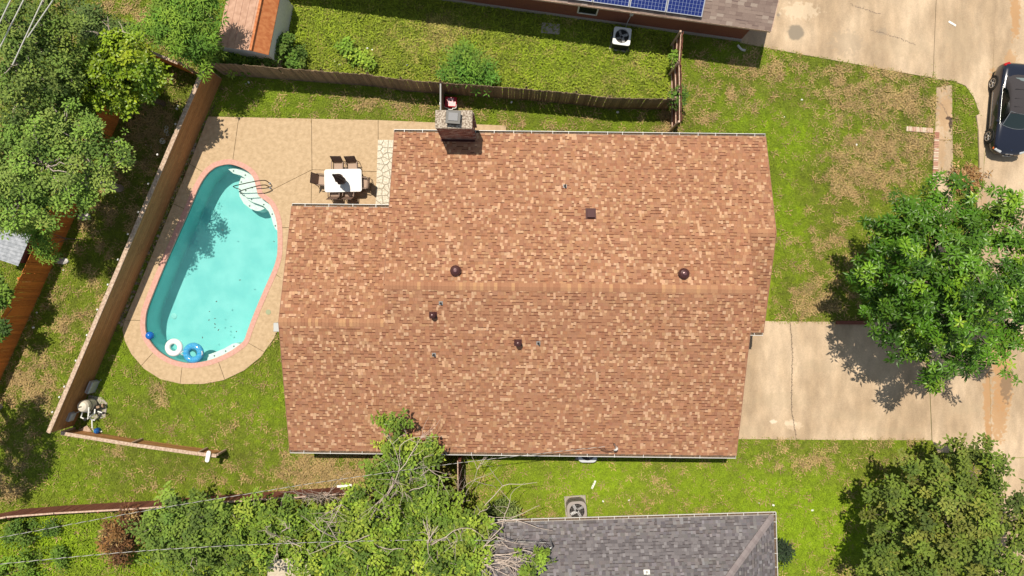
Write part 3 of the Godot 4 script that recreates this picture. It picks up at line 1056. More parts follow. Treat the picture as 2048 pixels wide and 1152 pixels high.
func make_main_house() -> void:
	var H := thing("brick_house", "low brick house under a broad tan and brown shingle roof beside the pool", "house", Vector3.ZERO, -TURN)
	var eave := 2.5
	var top := 4.55
	var zn := -7.12
	var zs := 7.6
	var zr := -0.05
	var pn := (top - eave) / (zr - zn)
	var ps := (top - eave) / (zs - zr)
	var zl := 1.6
	var hl := eave + (zs - zl) * ps
	var zf := -2.56
	var hf := eave + (zf - zn) * pn
	var xl := -10.15
	var xm := -5.5
	var xr := 10.42
	var xf := 11.6
	var ez := -3.63
	var eh := 2.62
	var fz := 1.92
	# walls
	var w := MB.new()
	w.box(Vector3(2.45, 1.22, 0.25), Vector3(14.9, 2.44, 13.7))
	w.box(Vector3(-7.35, 1.21, 2.0), Vector3(4.68, 2.42, 10.2))
	w.box(Vector3(10.5, 1.2, -2.6), Vector3(1.18, 2.4, 8.0))
	gable(w, 9.7, 9.88, [[-6.55, 2.4], [7.05, 2.4], [7.05, 2.5], [zr, top - 0.2], [-6.55, 2.5]])
	gable(w, -5.0, -4.8, [[-6.55, 2.4], [7.05, 2.4], [7.05, 2.5], [zr, top - 0.2], [-6.55, 2.5]])
	gable(w, -9.68, -9.5, [[-3.05, 2.4], [7.05, 2.4], [7.05, 2.5], [zl, hl - 0.2], [-3.05, 2.55]])
	gable(w, 10.9, 11.08, [[-6.55, 2.38], [1.35, 2.38], [1.35, 2.5], [zf, hf - 0.2], [-6.55, 2.5]])
	part("wall", w, M["brick_wall"], H)
	keep_out.append(plan([787, 262, 1530, 268, 1553, 465, 1540, 640, 1470, 912, 578, 905, 560, 650, 600, 415, 780, 415]))
	var gd := MB.new()
	for i in 4:
		gd.box(Vector3(9.95, 0.28 + i * 0.53, 4.6), Vector3(0.06, 0.51, 4.6), Basis(), 0.012)
	part("garage_door", gd, M["white_metal"], H)
	# roof
	var rs := MB.new()
	roof_slab(rs, [Vector3(xm, eave, zn), Vector3(xr, eave, zn), Vector3(xr, top, zr), Vector3(xm, top, zr)])
	roof_slab(rs, [Vector3(xr, eave, zn), Vector3(xf, eave, zn), Vector3(xf, hf, zf), Vector3(xr, hf, zf)])
	roof_slab(rs, [Vector3(xm, top, zr), Vector3(xr, top, zr), Vector3(xr, eave, zs), Vector3(xm, eave, zs)])
	roof_slab(rs, [Vector3(xl, hl, zl), Vector3(xm, hl, zl), Vector3(xm, eave, zs), Vector3(xl, eave, zs)])
	roof_slab(rs, [Vector3(xl, eh, ez), Vector3(xm + 0.3, eh, ez), Vector3(xm + 0.3, hl, zl), Vector3(xl, hl, zl)])
	roof_slab(rs, [Vector3(xr - 0.3, hf, zf), Vector3(xf, hf, zf), Vector3(xf, eave, fz), Vector3(xr - 0.3, eave, fz)])
	var roof := part("roof", rs, M["fascia"], H)
	# rake edge trim, brown metal
	grain("trim_brown", Color(0.26, 0.12, 0.075), Color(0.34, 0.17, 0.11), Vector3(1, 1, 1), 0.7, 66)
	for e in [[Vector3(xm, eave, zn), Vector3(xm, top, zr)], [Vector3(xl, eh, ez), Vector3(xl, hl, zl)], [Vector3(xl, hl, zl), Vector3(xl, eave, zs)], [Vector3(xr, top, zr), Vector3(xr, eave, zs)], [Vector3(xf, eave, zn), Vector3(xf, hf, zf)], [Vector3(xf, hf, zf), Vector3(xf, eave, fz)]]:
		var d: Vector3 = (e[1] - e[0]).normalized()
		var sd := signf(e[0].x) if e[0].x != xm else -1.0
		var trim := MB.new()
		trim.box((e[0] + e[1]) * 0.5 + Vector3(sd * 0.012, -0.05, 0), Vector3(0.02, 0.12, e[0].distance_to(e[1])), Basis(Vector3.RIGHT, d.cross(Vector3.RIGHT).normalized() * -1.0, d))
		part("rake_trim", trim, M["trim_brown"], roof)
	rng.seed = 404
	var tan_tones := tone_set("roof_tan", [
		[Color(0.580, 0.348, 0.214), 0.17, 0.09, 0.145, 0.9], [Color(0.455, 0.246, 0.138), 0.14, 0.1, 0.18, 0.6], [Color(0.405, 0.199, 0.112), 0.26, 0.1, 0.22, 0.4],
		[Color(0.375, 0.177, 0.099), 0.3, 0.1, 0.22, 0.35], [Color(0.335, 0.150, 0.084), 0.15, 0.1, 0.2, 0.2]])
	var caps := tone_set("cap_tan", [[Color(0.500, 0.273, 0.140), 0.1, 0.1, 0.2, 1], [Color(0.430, 0.221, 0.121), 0.25, 0.1, 0.2, 1], [Color(0.390, 0.188, 0.105), 0.45, 0.1, 0.2, 1], [Color(0.350, 0.160, 0.089), 0.2, 0.1, 0.2, 1]])
	var band := Color(0.15, 0.05, 0.027)
	var sh := MB.new()
	var left := [0]
	var near := func(p: Vector3) -> bool:
		if p.y > 4.12 and p.x > -5.0 and p.x < 4.5 and left[0] < 300:
			left[0] += 1
			return true
		return false
	var north := Vector3(0, top - eave, zr - zn).normalized()
	var ln := Vector3(0, top - eave, zr - zn).length()
	var south := Vector3(0, top - eave, zr - zs).normalized()
	var ls := Vector3(0, top - eave, zr - zs).length()
	var lnf := ln * (zf - zn) / (zr - zn)
	var lsl := ls * (zs - zl) / (zs - zr)
	shingle_plane(roof, sh, Vector3(0, eave, zn), Vector3.RIGHT, north, [[0.0, lnf, xm, xf, xm, xf], [lnf, ln, xm, xr, xm, xr]], tan_tones, band, 0.145, null, 0.32)
	shingle_plane(roof, sh, Vector3(0, eave, zs), Vector3.RIGHT, south, [[0.0, lsl, xl, xr, xl, xr], [lsl, ls, xm, xr, xm, xr]], tan_tones, band, 0.145, near, 0.36)
	var le := Vector3(0, hl - eh, zl - ez)
	shingle_plane(roof, sh, Vector3(0, eh, ez), Vector3.RIGHT, le.normalized(), [[0.0, le.length(), xl, xm + 0.05, xl, xm + 0.05]], tan_tones, band, 0.145, null, 0.32)
	var lf := Vector3(0, hf - eave, zf - fz)
	shingle_plane(roof, sh, Vector3(0, eave, fz), Vector3.RIGHT, lf.normalized(), [[0.0, lf.length(), xr - 0.05, xf, xr - 0.05, xf]], tan_tones, band)
	stuff(part("shingles", sh, M["shingles"], roof))
	ridge_caps(roof, Vector3(xm, top, zr), Vector3(xr, top, zr), 0.28, caps)
	ridge_caps(roof, Vector3(xl, hl, zl), Vector3(xm, hl, zl), 0.28, caps)
	ridge_caps(roof, Vector3(xr - 0.6, hf, zf), Vector3(xf, hf, zf), 0.28, caps)
	# gutters
	gutter(H, Vector3(xm - 0.03, eave, zn), Vector3(xf, eave, zn), Vector3(0, 0, -1), 0.85)
	gutter(H, Vector3(xl, eh, ez), Vector3(xm + 0.1, eh, ez), Vector3(0, 0, -1), 1.1)
	gutter(H, Vector3(xl, eave, zs), Vector3(xr, eave, zs), Vector3(0, 0, 1), 1.3)
	gutter(H, Vector3(xr, eave, fz), Vector3(xf, eave, fz), Vector3(0, 0, 1), 0.5)
	# grey box on the pool side wall
	var eb := MB.new()
	eb.box(home(556, 654, 1.6) + Vector3(0.02, 0, 0), Vector3(0.3, 0.5, 0.42), Basis(), 0.02)
	part("meter_box", eb, M["grey_box"], H)
	# chimney
	var ch := MB.new()
	var cx := -2.56
	var cz := -7.14
	ch.box(Vector3(cx, 2.36, cz), Vector3(1.4, 4.72, 0.62))
	var chim := part("chimney", ch, M["mortar"], H)
	var br := MB.new()
	rng.seed = 12
	for j in 34:
		var y := 2.2 + j * 0.074
		for i in 8:
			for s in [-1.0, 1.0]:
				br.tint(varied([Color(0.26, 0.1, 0.07), Color(0.2, 0.075, 0.055), Color(0.33, 0.17, 0.13), Color(0.4, 0.28, 0.23)][rng.randi() % 4], 0.15))
				br.box(Vector3(cx - 0.63 + i * 0.19 + (0.05 if j % 2 == 0 else -0.05), y + 0.032, cz + s * 0.325), Vector3(0.178, 0.063, 0.05 + rng.randf() * 0.014))
		for i in 4:
			for s in [-1.0, 1.0]:
				br.tint(varied([Color(0.26, 0.1, 0.07), Color(0.2, 0.075, 0.055), Color(0.33, 0.17, 0.13)][rng.randi() % 3], 0.15))
				br.box(Vector3(cx + s * 0.72, y + 0.032, cz - 0.25 + i * 0.165 + (0.02 if j % 2 == 0 else -0.02)), Vector3(0.05 + rng.randf() * 0.014, 0.063, 0.15))
	stuff(part("bricks", br, M["vc"], chim))
	var cr := MB.new()
	cr.box(Vector3(cx, 4.76, cz), Vector3(1.58, 0.1, 0.78), Basis(), 0.02)
	part("mortar_crown", cr, M["crown_mortar"], chim)
	var cap := MB.new()
	var cc := Vector3(cx + 0.0, 4.81, cz - 0.02)
	var cb := Basis(Vector3.UP, -0.06)
	for s in [-1.0, 1.0]:
		cap.box(cc + cb * Vector3(s * 0.24, 0.14, 0), Vector3(0.06, 0.28, 0.5), cb, 0.006)
		cap.box(cc + cb * Vector3(0, 0.14, s * 0.22), Vector3(0.54, 0.28, 0.06), cb, 0.006)
	cap.box(cc + cb * Vector3(0, 0.27, 0), Vector3(0.62, 0.03, 0.56), cb, 0.008)
	part("flue_cap", cap, M["black_metal"], chim)
	var lidm := MB.new()
	lidm.box(cc + cb * Vector3(0, 0.3, -0.01), Vector3(0.4, 0.03, 0.34), cb, 0.006)
	part("cap_lid", lidm, flat("cap_grey", 0.2, 0.2, 0.215, 0.6), chim)
	# flashing below the chimney
	var fl := MB.new()
	fl.box(Vector3(cx, eave + (cz + 0.38 - zn) * pn + 0.03, cz + 0.38), Vector3(1.56, 0.012, 0.16), Basis(Vector3.RIGHT, -atan(pn)), 0.0)
	part("flashing", fl, M["vent_brown"], chim)
	# round roof ventilators
	for e in [[910, 541], [1371, 547]]:
		var p := home(e[0], e[1], 4.75)
		var y := eave + (p.z - zn) * pn
		var v := MB.new()
		var pos := Vector3(p.x, y, p.z)
		v.lathe([[0.16, -0.1], [0.16, 0.1], [0.18, 0.14], [0.22, 0.16], [0.23, 0.2], [0.18, 0.27], [0.09, 0.31], [0.0, 0.32]], pos, 22)
		var vent := part("turbine_vent", v, M["vent_brown"], roof)
		vent.name = "round_vent"
		v = MB.new()
		for k in 22:
			var wq := TAU * k / 22.0
			v.box(pos + Vector3(cos(wq) * 0.225, 0.12, sin(wq) * 0.225), Vector3(0.012, 0.16, 0.05), Basis(Vector3.UP, -wq + 0.6))
		v.lathe([[0.08, 0.31], [0.085, 0.34], [0.05, 0.35], [0.0, 0.35]], pos, 12)
		v.torus(pos + Vector3(0, 0.275, 0), 0.14, 0.01, 22, 6)
		part("round_vent_fins", v, flat("vent_edge", 0.13, 0.06, 0.065, 0.3, 0.3), roof)
	# square vent
	var sv := MB.new()
	var sp := home(1183, 427, 3.9)
	var sy := eave + (sp.z - zn) * pn
	var sb := Basis(Vector3.RIGHT, -atan(pn))
	sv.box(Vector3(sp.x, sy + 0.07, sp.z), Vector3(0.3, 0.14, 0.3), sb, 0.012)
	sv.box(Vector3(sp.x, sy + 0.15, sp.z - 0.02), Vector3(0.35, 0.03, 0.38), sb, 0.008)
	sv.box(Vector3(sp.x, sy + 0.02, sp.z - 0.03), Vector3(0.46, 0.012, 0.5), sb)
	part("square_vent", sv, M["vent_brown"], roof)
	# pipes: x, y, north slope, radius, height, hooded
	for e in [[1133, 366, 1, 0.04, 0.3, 0], [883, 606, 0, 0.035, 0.25, 0], [867, 630, 0, 0.09, 0.35, 1], [1036, 686, 0, 0.1, 0.4, 1], [1077, 687, 0, 0.04, 0.3, 0], [866, 711, 0, 0.04, 0.3, 0]]:
		var p := home(e[0], e[1], 4.1)
		var y: float = eave + (p.z - zn) * pn if e[2] == 1 else eave + (zs - p.z) * ps
		var pos := Vector3(p.x, y, p.z)
		var tilt := Basis(Vector3.RIGHT, -atan(pn) if e[2] == 1 else atan(ps))
		var v := MB.new()
		v.box(pos + Vector3(0, 0.02, 0), Vector3(0.34, 0.012, 0.3) if e[5] == 1 else Vector3(0.17, 0.012, 0.17), tilt, 0.0)
		v.lathe([[e[3] * 1.7, 0.0], [e[3] * 1.1, 0.1]], pos, 12)
		part("pipe_flashing", v, M["vent_brown"] if e[5] == 1 else M["lead"], roof)
		v = MB.new()
		v.lathe([[e[3], 0.0], [e[3], e[4]], [e[3] * 0.8, e[4]], [e[3] * 0.8, e[4] - 0.1], [0.0, e[4] - 0.1]], pos, 14)
		if e[5] == 1:
			v.lathe([[e[3] * 1.5, e[4] - 0.03], [e[3] * 1.5, e[4] + 0.02], [e[3] * 0.6, e[4] + 0.09], [0.0, e[4] + 0.1]], pos, 16)
		part("vent_pipe", v, M["vent_brown"] if e[5] == 1 else M["black_metal"], roof)

# ------------------------------------------------------------------ neighbours
func make_brick_neighbour() -> void:
	var H := thing("neighbour_house", "red brick house with grey brown shingles and blue solar panels on its roof", "house", at(1542, 62, 2.5) * Vector3(1, 0, 1), -0.1365)
	var inv := H.transform.affine_inverse()
	var w := MB.new()
	w.box(Vector3(-13.4, 1.24, -5.0), Vector3(25.6, 2.48, 9.1))
	part("wall", w, M["brick_wall"], H)
	keep_out.append(plan([860, -8, 1500, 86, 1560, -60, 860, -150]))
	var sill := MB.new()
	sill.box(Vector3(-13.4, 0.1, -0.43), Vector3(25.66, 0.2, 0.1))
	part("foundation", sill, M["mortar"], H)
	var pitch := 0.33
	var rs := MB.new()
	roof_slab(rs, [Vector3(-27, 2.5, 0), Vector3(0, 2.5, 0), Vector3(0, 2.5 + 5 * pitch, -5), Vector3(-27, 2.5 + 5 * pitch, -5)])
	roof_slab(rs, [Vector3(-27, 2.5 + 5 * pitch, -5), Vector3(0, 2.5 + 5 * pitch, -5), Vector3(0, 2.5, -10), Vector3(-27, 2.5, -10)])
	gable(rs, -0.5, -0.45, [[-0.5, 2.4], [-9.5, 2.4], [-9.5, 2.5], [-5.0, 2.4 + 4.5 * pitch], [-0.5, 2.5]])
	var roof := part("roof", rs, M["fascia"], H)
	rng.seed = 505
	var tones := tone_set("roof_taupe", [[Color(0.36, 0.285, 0.245), 0.12, 0.28, 0.32, 0.3], [Color(0.29, 0.215, 0.185), 0.3, 0.28, 0.32, 0.2], [Color(0.255, 0.185, 0.16), 0.36, 0.28, 0.32, 0.2], [Color(0.22, 0.155, 0.135), 0.22, 0.28, 0.32, 0.2]])
	var V := Vector3(0, pitch, -1).normalized()
	var sh := MB.new()
	var cnt := [0]
	var near := func(p: Vector3) -> bool:
		if p.x > -6.0 and cnt[0] < 300:
			cnt[0] += 1
			return true
		return false
	shingle_plane(roof, sh, Vector3(0, 2.5, 0), Vector3.RIGHT, V, [[0.0, 5.2, -14.0, 0.0, -14.0, 0.0]], tones, Color(0.16, 0.11, 0.1), 0.15, near, 0.12)
	stuff(part("shingles", sh, M["shingles"], roof))
	var tr := MB.new()
	tr.box(Vector3(0.012, 2.45, 0) + Vector3(0, 2.5 * pitch, -2.5), Vector3(0.03, 0.13, 5.27), Basis(Vector3.RIGHT, atan(pitch)), 0.0)
	tr.box(Vector3(-13.5, 2.43, 0.012), Vector3(27, 0.13, 0.024))
	part("fascia_board", tr, M["rail_wood"], H)
	# window on the shaded wall
	var wp := inv * at(1176, 19, 1.1)
	var wf := MB.new()
	var z := -0.44
	for s in [-1.0, 1.0]:
		wf.box(Vector3(wp.x + s * 0.46, 1.1, z), Vector3(0.07, 0.82, 0.1), Basis(), 0.01)
		wf.box(Vector3(wp.x, 1.1 + s * 0.39, z), Vector3(0.99, 0.07, 0.1), Basis(), 0.01)
	var win := part("window", wf, M["white_metal"], H)
	var gl := MB.new()
	gl.box(Vector3(wp.x, 1.1, z + 0.01), Vector3(0.86, 0.72, 0.02))
	part("pane", gl, M["dark_glass"], win)
	# electrical disconnect and its conduit
	var bp := inv * at(1263, 32, 1.5)
	var eb := MB.new()
	eb.box(Vector3(bp.x, 1.5, -0.36), Vector3(0.16, 0.24, 0.12), Basis(), 0.01)
	eb.tube([Vector3(bp.x, 1.4, -0.36), Vector3(bp.x - 0.05, 0.6, -0.3), Vector3(bp.x - 0.1, 0.3, 0.1)], [0.018], 8)
	part("disconnect_box", eb, M["grey_box"], H)
	# solar panels rest on rails above the shingles
	var c0 := inv * at(1408, 27, 2.98)
	var pw := 1.67
	var cellm := flat("solar_cell", 0.01, 0.022, 0.14, 0.12)
	var grid := flat("cell_grid", 0.3, 0.36, 0.55, 0.25)
	for i in 4:
		var sp := thing("solar_panel", ["blue gridded solar panel in a silver frame, at the open end of its row", "blue gridded solar panel second from the open end of its row", "blue gridded solar panel third from the open end of its row", "blue gridded solar panel fourth from the open end of its row"][i], "solar panel", Vector3.ZERO, 0, "solar panels in a row on the brick house")
		var lift := V.cross(Vector3.RIGHT).normalized()
		if lift.y < 0.0:
			lift = -lift
		var lo := Vector3(c0.x - pw * (i + 0.5) - 0.02 * i, 0, c0.z)
		lo.y = 2.5 - lo.z * pitch
		lo += lift * 0.14
		var bs := Basis(Vector3.RIGHT, lift, -V)
		sp.transform = H.transform * Transform3D(bs, lo + V * 0.5)
		var fr := MB.new()
		for s in [-1.0, 1.0]:
			fr.box(Vector3(s * (pw * 0.5 - 0.02), 0, 0), Vector3(0.035, 0.045, 1.0), Basis(), 0.004)
			fr.box(Vector3(0, 0, s * 0.485), Vector3(pw - 0.045, 0.045, 0.03), Basis(), 0.004)
		part("frame", fr, flat("panel_frame", 0.6, 0.6, 0.62, 0.35, 0.6), sp)
		var bk := MB.new()
		bk.box(Vector3(0, 0.0, 0), Vector3(pw - 0.06, 0.02, 0.95))
		part("backing", bk, grid, sp)
		var ce := MB.new()
		ce.box(Vector3.ZERO, Vector3(0.146, 0.008, 0.146), Basis(), 0.0)
		var cm := ce.mesh()
		for a in 10:
			for b in 6:
				inst("cell", cm, cellm, sp, Transform3D(Basis(), Vector3((a - 4.5) * 0.158, 0.011, (b - 2.5) * 0.156)))
		var leg := MB.new()
		for s in [-1.0, 1.0]:
			leg.box(Vector3(s * 0.5, -0.07, 0), Vector3(0.04, 0.11, 0.98))
		part("rail", leg, M["black_metal"], sp)

func make_grey_neighbour() -> void:
	var H := thing("neighbour_house", "house with a grey hipped shingle roof and white gutters", "house", at(1547, 1030, 2.5) * Vector3(1, 0, 1), 0.0286)
	var w := MB.new()
	w.box(Vector3(-8.1, 1.24, 4.6), Vector3(14.4, 2.48, 7.1))
	part("wall", w, M["brick_wall"], H)
	keep_out.append(plan([905, 1052, 1540, 1036, 1550, 1250, 905, 1250]))
	var pitch := 0.34
	var R := 4.6
	var W := 16.0
	var top := 2.5 + R * pitch
	var rs := MB.new()
	roof_slab(rs, [Vector3(-W, 2.5, 0), Vector3(0, 2.5, 0), Vector3(-R, top, R), Vector3(-W, top, R)])
	roof_slab(rs, [Vector3(0, 2.5, 0), Vector3(0, 2.5, R * 2), Vector3(-R, top, R)])
	roof_slab(rs, [Vector3(-W, 2.5, R * 2), Vector3(0, 2.5, R * 2), Vector3(-R, top, R), Vector3(-W, top, R)])
	gable(rs, -W + 0.4, -W + 0.5, [[0.4, 2.4], [2 * R - 0.4, 2.4], [2 * R - 0.4, 2.5], [R, top - 0.2], [0.4, 2.5]])
	var roof := part("roof", rs, M["fascia"], H)
	rng.seed = 606
	var tones := tone_set("roof_grey", [[Color(0.235, 0.218, 0.23), 0.12, 0.1, 0.18, 0.8], [Color(0.185, 0.168, 0.178), 0.28, 0.1, 0.22, 0.4], [Color(0.155, 0.14, 0.15), 0.36, 0.11, 0.24, 0.3], [Color(0.12, 0.107, 0.116), 0.24, 0.1, 0.22, 0.2]])
	var V := Vector3(0, pitch, 1).normalized()
	var l := Vector3(0, top - 2.5, R).length()
	var sh := MB.new()
	var cnt := [0]
	var near := func(p: Vector3) -> bool:
		if p.z > 0.8 and p.x > -9.5 and cnt[0] < 300:
			cnt[0] += 1
			return true
		return false
	shingle_plane(roof, sh, Vector3(0, 2.5, 0), Vector3.RIGHT, V, [[0.0, l, -W, 0.0, -W, -R]], tones, Color(0.07, 0.058, 0.062), 0.145, near, 0.4)
	var V2 := Vector3(-1, pitch, 0).normalized()
	shingle_plane(roof, sh, Vector3(0, 2.5, 0), Vector3(0, 0, 1), V2, [[0.0, l, 0.0, R * 2, R, R]], tones, Color(0.07, 0.058, 0.062), 0.145, null, 0.4)
	stuff(part("shingles", sh, M["shingles"], roof))
	ridge_caps(roof, Vector3(-0.05, 2.53, 0.05), Vector3(-R, top + 0.03, R), 0.24, tone_set("cap_grey", [[Color(0.27, 0.23, 0.235), 0.5, 0, 0, 1], [Color(0.24, 0.2, 0.205), 0.5, 0, 0, 1]]), 0.16, 0.15)
	gutter(H, Vector3(-W, 2.5, 0), Vector3(0.12, 2.5, 0), Vector3(0, 0, -1), 0.75)
	gutter(H, Vector3(0, 2.5, -0.12), Vector3(0, 2.5, 9.0), Vector3(1, 0, 0), 0.75)
	var inv := H.transform.affine_inverse()
	# small plumbing vent and the mast where the cable arrives
	var pp := inv * at(1293, 1143, 3.2)
	var v := MB.new()
	pp.y = 2.5 + pp.z * pitch
	v.box(pp + Vector3(0, 0.03, 0), Vector3(0.28, 0.014, 0.2), Basis(Vector3.RIGHT, -atan(pitch)))
	v.lathe([[0.06, 0.0], [0.045, 0.22], [0.0, 0.22]], pp, 10)
	part("vent_pipe", v, M["white_metal"], roof)
	var mp := inv * at(1102, 1086, 3.2)
	mp.y = 2.5 + mp.z * pitch
	v = MB.new()
	v.tube([mp - Vector3(0, 0.1, 0), mp + Vector3(0, 0.75, 0)], [0.035], 10)
	v.lathe([[0.1, 0.0], [0.06, 0.08]], mp, 12)
	v.tube(smooth_line([mp + Vector3(0, 0.75, 0), mp + Vector3(0, 0.88, 0.02), mp + Vector3(-0.08, 0.9, 0.06), mp + Vector3(-0.14, 0.78, 0.08)], 4), [0.045], 8)
	part("service_mast", v, M["galvanised"], roof)
	v = MB.new()
	v.tube(smooth_line([mp + Vector3(-0.14, 0.8, 0.08), mp + Vector3(-0.3, 0.5, 0.25), mp + Vector3(-0.1, 0.4, 0.35), mp + Vector3(0.1, 0.5, 0.15), mp + Vector3(0.02, 0.7, 0.0)], 5), [0.014], 6)
	v.tube(smooth_line([mp + Vector3(-0.14, 0.8, 0.08), mp + Vector3(-0.35, 0.55, -0.12), mp + Vector3(-0.5, 0.5, -0.2), mp + Vector3(-0.45, 0.62, -0.05)], 5), [0.014], 6)
	part("drip_loop", v, M["rubber"], roof)

# ------------------------------------------------------------------ fences
func picket_fence(label: String, pts: Array, h: float, mats: Array, rail_mat: Material, rail_side: float, cap_mat: Material = null, pitch := 0.143, ragged := 0.03, cap_wide := 0.14, called := "picket_fence") -> Node3D:
	var t := thing(called, label, "fence")
	var unit := MB.new()
	unit.box(Vector3(0, 0.5, 0), Vector3(1, 1, 1))
	var um := unit.mesh()
	var acc := 0.0
	for i in pts.size() - 1:
		var a: Vector3 = pts[i]
		var b: Vector3 = pts[i + 1]
		var d := (b - a).normalized()
		var side := Vector3.UP.cross(d)
		var len := a.distance_to(b)
		var n := maxi(1, int(round(len / pitch)))
		var bs := Basis(d, Vector3.UP, d.cross(Vector3.UP))
		for k in n:
			var hh := h + rng.randf_range(-ragged, ragged)
			var lean := Basis(d, rng.randf_range(-0.012, 0.012)) * Basis(side, rng.randf_range(-0.012, 0.012))
			inst("picket", um, mats[rng.randi() % mats.size()], t, Transform3D((lean * bs).scaled_local(Vector3(len / n - 0.006, hh, 0.018)), a + d * ((k + 0.5) * len / n) + side * rng.randf_range(-0.004, 0.004)))
		for y in [0.25, h * 0.5, h - 0.25]:
			var rb := MB.new()
			rb.box((a + b) * 0.5 + Vector3(0, y, 0) + side * rail_side * 0.036, Vector3(len, 0.085, 0.045), bs, 0.004)
			part("rail", rb, rail_mat, t)
		var posts := maxi(1, int(round(len / 2.4)))
		for k in posts + 1:
			var pb := MB.new()
			pb.box(a + d * (len * k / posts) + Vector3(0, (h - 0.06) * 0.5, 0) + side * rail_side * 0.1, Vector3(0.09, h - 0.06, 0.09), bs, 0.006)
			part("post", pb, rail_mat, t)
		if cap_mat:
			var cb := MB.new()
			cb.box((a + b) * 0.5 + Vector3(0, h + ragged + 0.022, 0), Vector3(len + 0.06, 0.038, cap_wide), bs, 0.006)
			part("cap_board", cb, cap_mat, t)
	return t
func board_fence(label: String, pts: Array, h: float, rows: int, outer_side: float, cap_wide := 0.2) -> Node3D:
	# long boards laid level, posts behind, boards butted at random
	var t := thing("board_fence", label, "fence")
	var unit := MB.new()
	unit.box(Vector3.ZERO, Vector3(1, 1, 1))
	var um := {}
	for i in pts.size() - 1:
		var a: Vector3 = pts[i]
		var b: Vector3 = pts[i + 1]
		var d := (b - a).normalized()
		var side := Vector3.UP.cross(d)
		var len := a.distance_to(b)
		var bs := Basis(d, Vector3.UP, d.cross(Vector3.UP))
		for r in rows:
			var s := 0.0
			var first := true
			while s < len - 0.05:
				var l := minf(rng.randf_range(1.2, 2.4) if first else 2.44, len - s)
				first = false
				var key := "%.2f" % l
				if not um.has(key):
					var q := MB.new()
					q.box(Vector3.ZERO, Vector3(l - 0.004, h / rows - 0.007, 0.02), Basis(), 0.002)
					um[key] = q.mesh()
				inst("board", um[key], M["brown_board_%d" % (rng.randi() % 3)], t, Transform3D(bs, a + d * (s + l * 0.5) + Vector3(0, h * (r + 0.5) / rows, 0) + side * rng.randf_range(-0.003, 0.003)))
				s += l
		var posts := maxi(1, int(round(len / 2.44)))
		for k in posts + 1:
			var pb := MB.new()
			pb.box(a + d * (len * k / posts) + Vector3(0, (h - 0.03) * 0.5, 0) + side * outer_side * 0.065, Vector3(0.09, h - 0.03, 0.09), bs, 0.006)
			part("post", pb, M["rail_wood"], t)
		for k in posts:
			var l := len / posts
			var cb := MB.new()
			cb.box(a + d * (l * (k + 0.5)) + Vector3(0, h + 0.022 + (k % 2) * 0.004, 0) + side * outer_side * 0.03, Vector3(l - 0.01, 0.04, cap_wide), bs, 0.006)
			part("cap_board", cb, M["fence_cap"], t)
	return t
func line_at(list: Array, h: float) -> Array:
	# foot points of a fence whose top was read off the sheet at height h
	var o := []
	for i in range(0, list.size(), 2):
		var p := at(list[i], list[i + 1], h)
		o.append(Vector3(p.x, 0, p.z))
	return o
func make_fences() -> void:
	rng.seed = 808
	var grey := [M["grey_picket_0"], M["grey_picket_1"], M["grey_picket_2"]]
	var orange := [M["orange_picket_0"], M["orange_picket_1"], M["orange_picket_2"]]
	var red := [M["red_picket_0"], M["red_picket_1"], M["red_picket_2"]]
	picket_fence("weathered grey brown picket fence running from the corner past the chimney", line_at([413, 124, 523, 133, 640, 142, 733, 149, 800, 159, 880, 165, 950, 170, 1053, 178, 1153, 187, 1220, 196, 1352, 198], 1.82), 1.82, grey, M["grey_picket_1"], 1.0, null, 0.143, 0.035)
	board_fence("long brown fence of level boards with a pale cap, along the pool deck", line_at([410, 134, 98, 866], 1.8), 1.78, 11, -1.0)
	board_fence("short brown board fence with a pale cap, behind the pool filter", [at(150, 858), at(285, 880), at(415, 898), at(452, 902)], 1.0, 6, 1.0, 0.17)
	picket_fence("bright orange stained picket fence under the tall trees", line_at([242, 112, -125, 915], 1.8), 1.8, orange, M["orange_picket_2"], -1.0, null, 0.143, 0.015)
	picket_fence("orange picket fence meeting the corner beside the rusty shed", [at(322, 122), at(392, 151)], 1.75, orange, M["rail_wood"], 1.0, M["fence_cap"], 0.143, 0.015)
	picket_fence("dark red picket fence with a thin pale cap, behind the filter lawn", [at(-60, 1037), at(0, 1027), at(50, 1017), at(142, 1010), at(305, 1001), at(430, 991), at(690, 973), at(905, 976)], 1.15, red, M["red_picket_1"], -1.0, M["rail_wood"], 0.143, 0.01, 0.08)
	picket_fence("red brown picket fence with three pale rails between house and brick neighbour", [at(1343, 262), at(1343, 202), at(1342, 150), at(1346, 92)], 1.9, red, M["rail_wood"], 1.0, null, 0.143, 0.02)
	picket_fence("narrow pale side fence between the two houses under bare twigs", [at(921, 905), at(922, 1000)], 1.6, red, M["red_picket_0"], 1.0, M["rail_wood"], 0.143, 0.01, 0.05)
	# dark gate panel between the chimney and the grey fence
	var t := thing("side_gate", "narrow dark gate panel between the chimney and the grey fence", "gate")
	var b := MB.new()
	var p0 := at(889, 190)
	var p1 := at(889, 248)
	for i in 10:
		var q := MB.new()
		q.box(p0.lerp(p1, (i + 0.5) / 10.0) + Vector3(0, 0.9, 0), Vector3(0.02, 1.74, 0.137))
		part("board", q, M["grey_picket_2"], t)
	b.box((p0 + p1) * 0.5 + Vector3(0, 1.78, 0), Vector3(0.07, 0.05, p0.distance_to(p1)), Basis(), 0.006)
	part("top_rail", b, flat("gate_grey", 0.32, 0.31, 0.3, 0.7), t)
	b = MB.new()
	b.box(p0.lerp(p1, 0.55) + Vector3(-0.06, 1.3, 0), Vector3(0.08, 0.04, 0.14), Basis(), 0.006)
	part("latch", b, M["galvanised"], t)

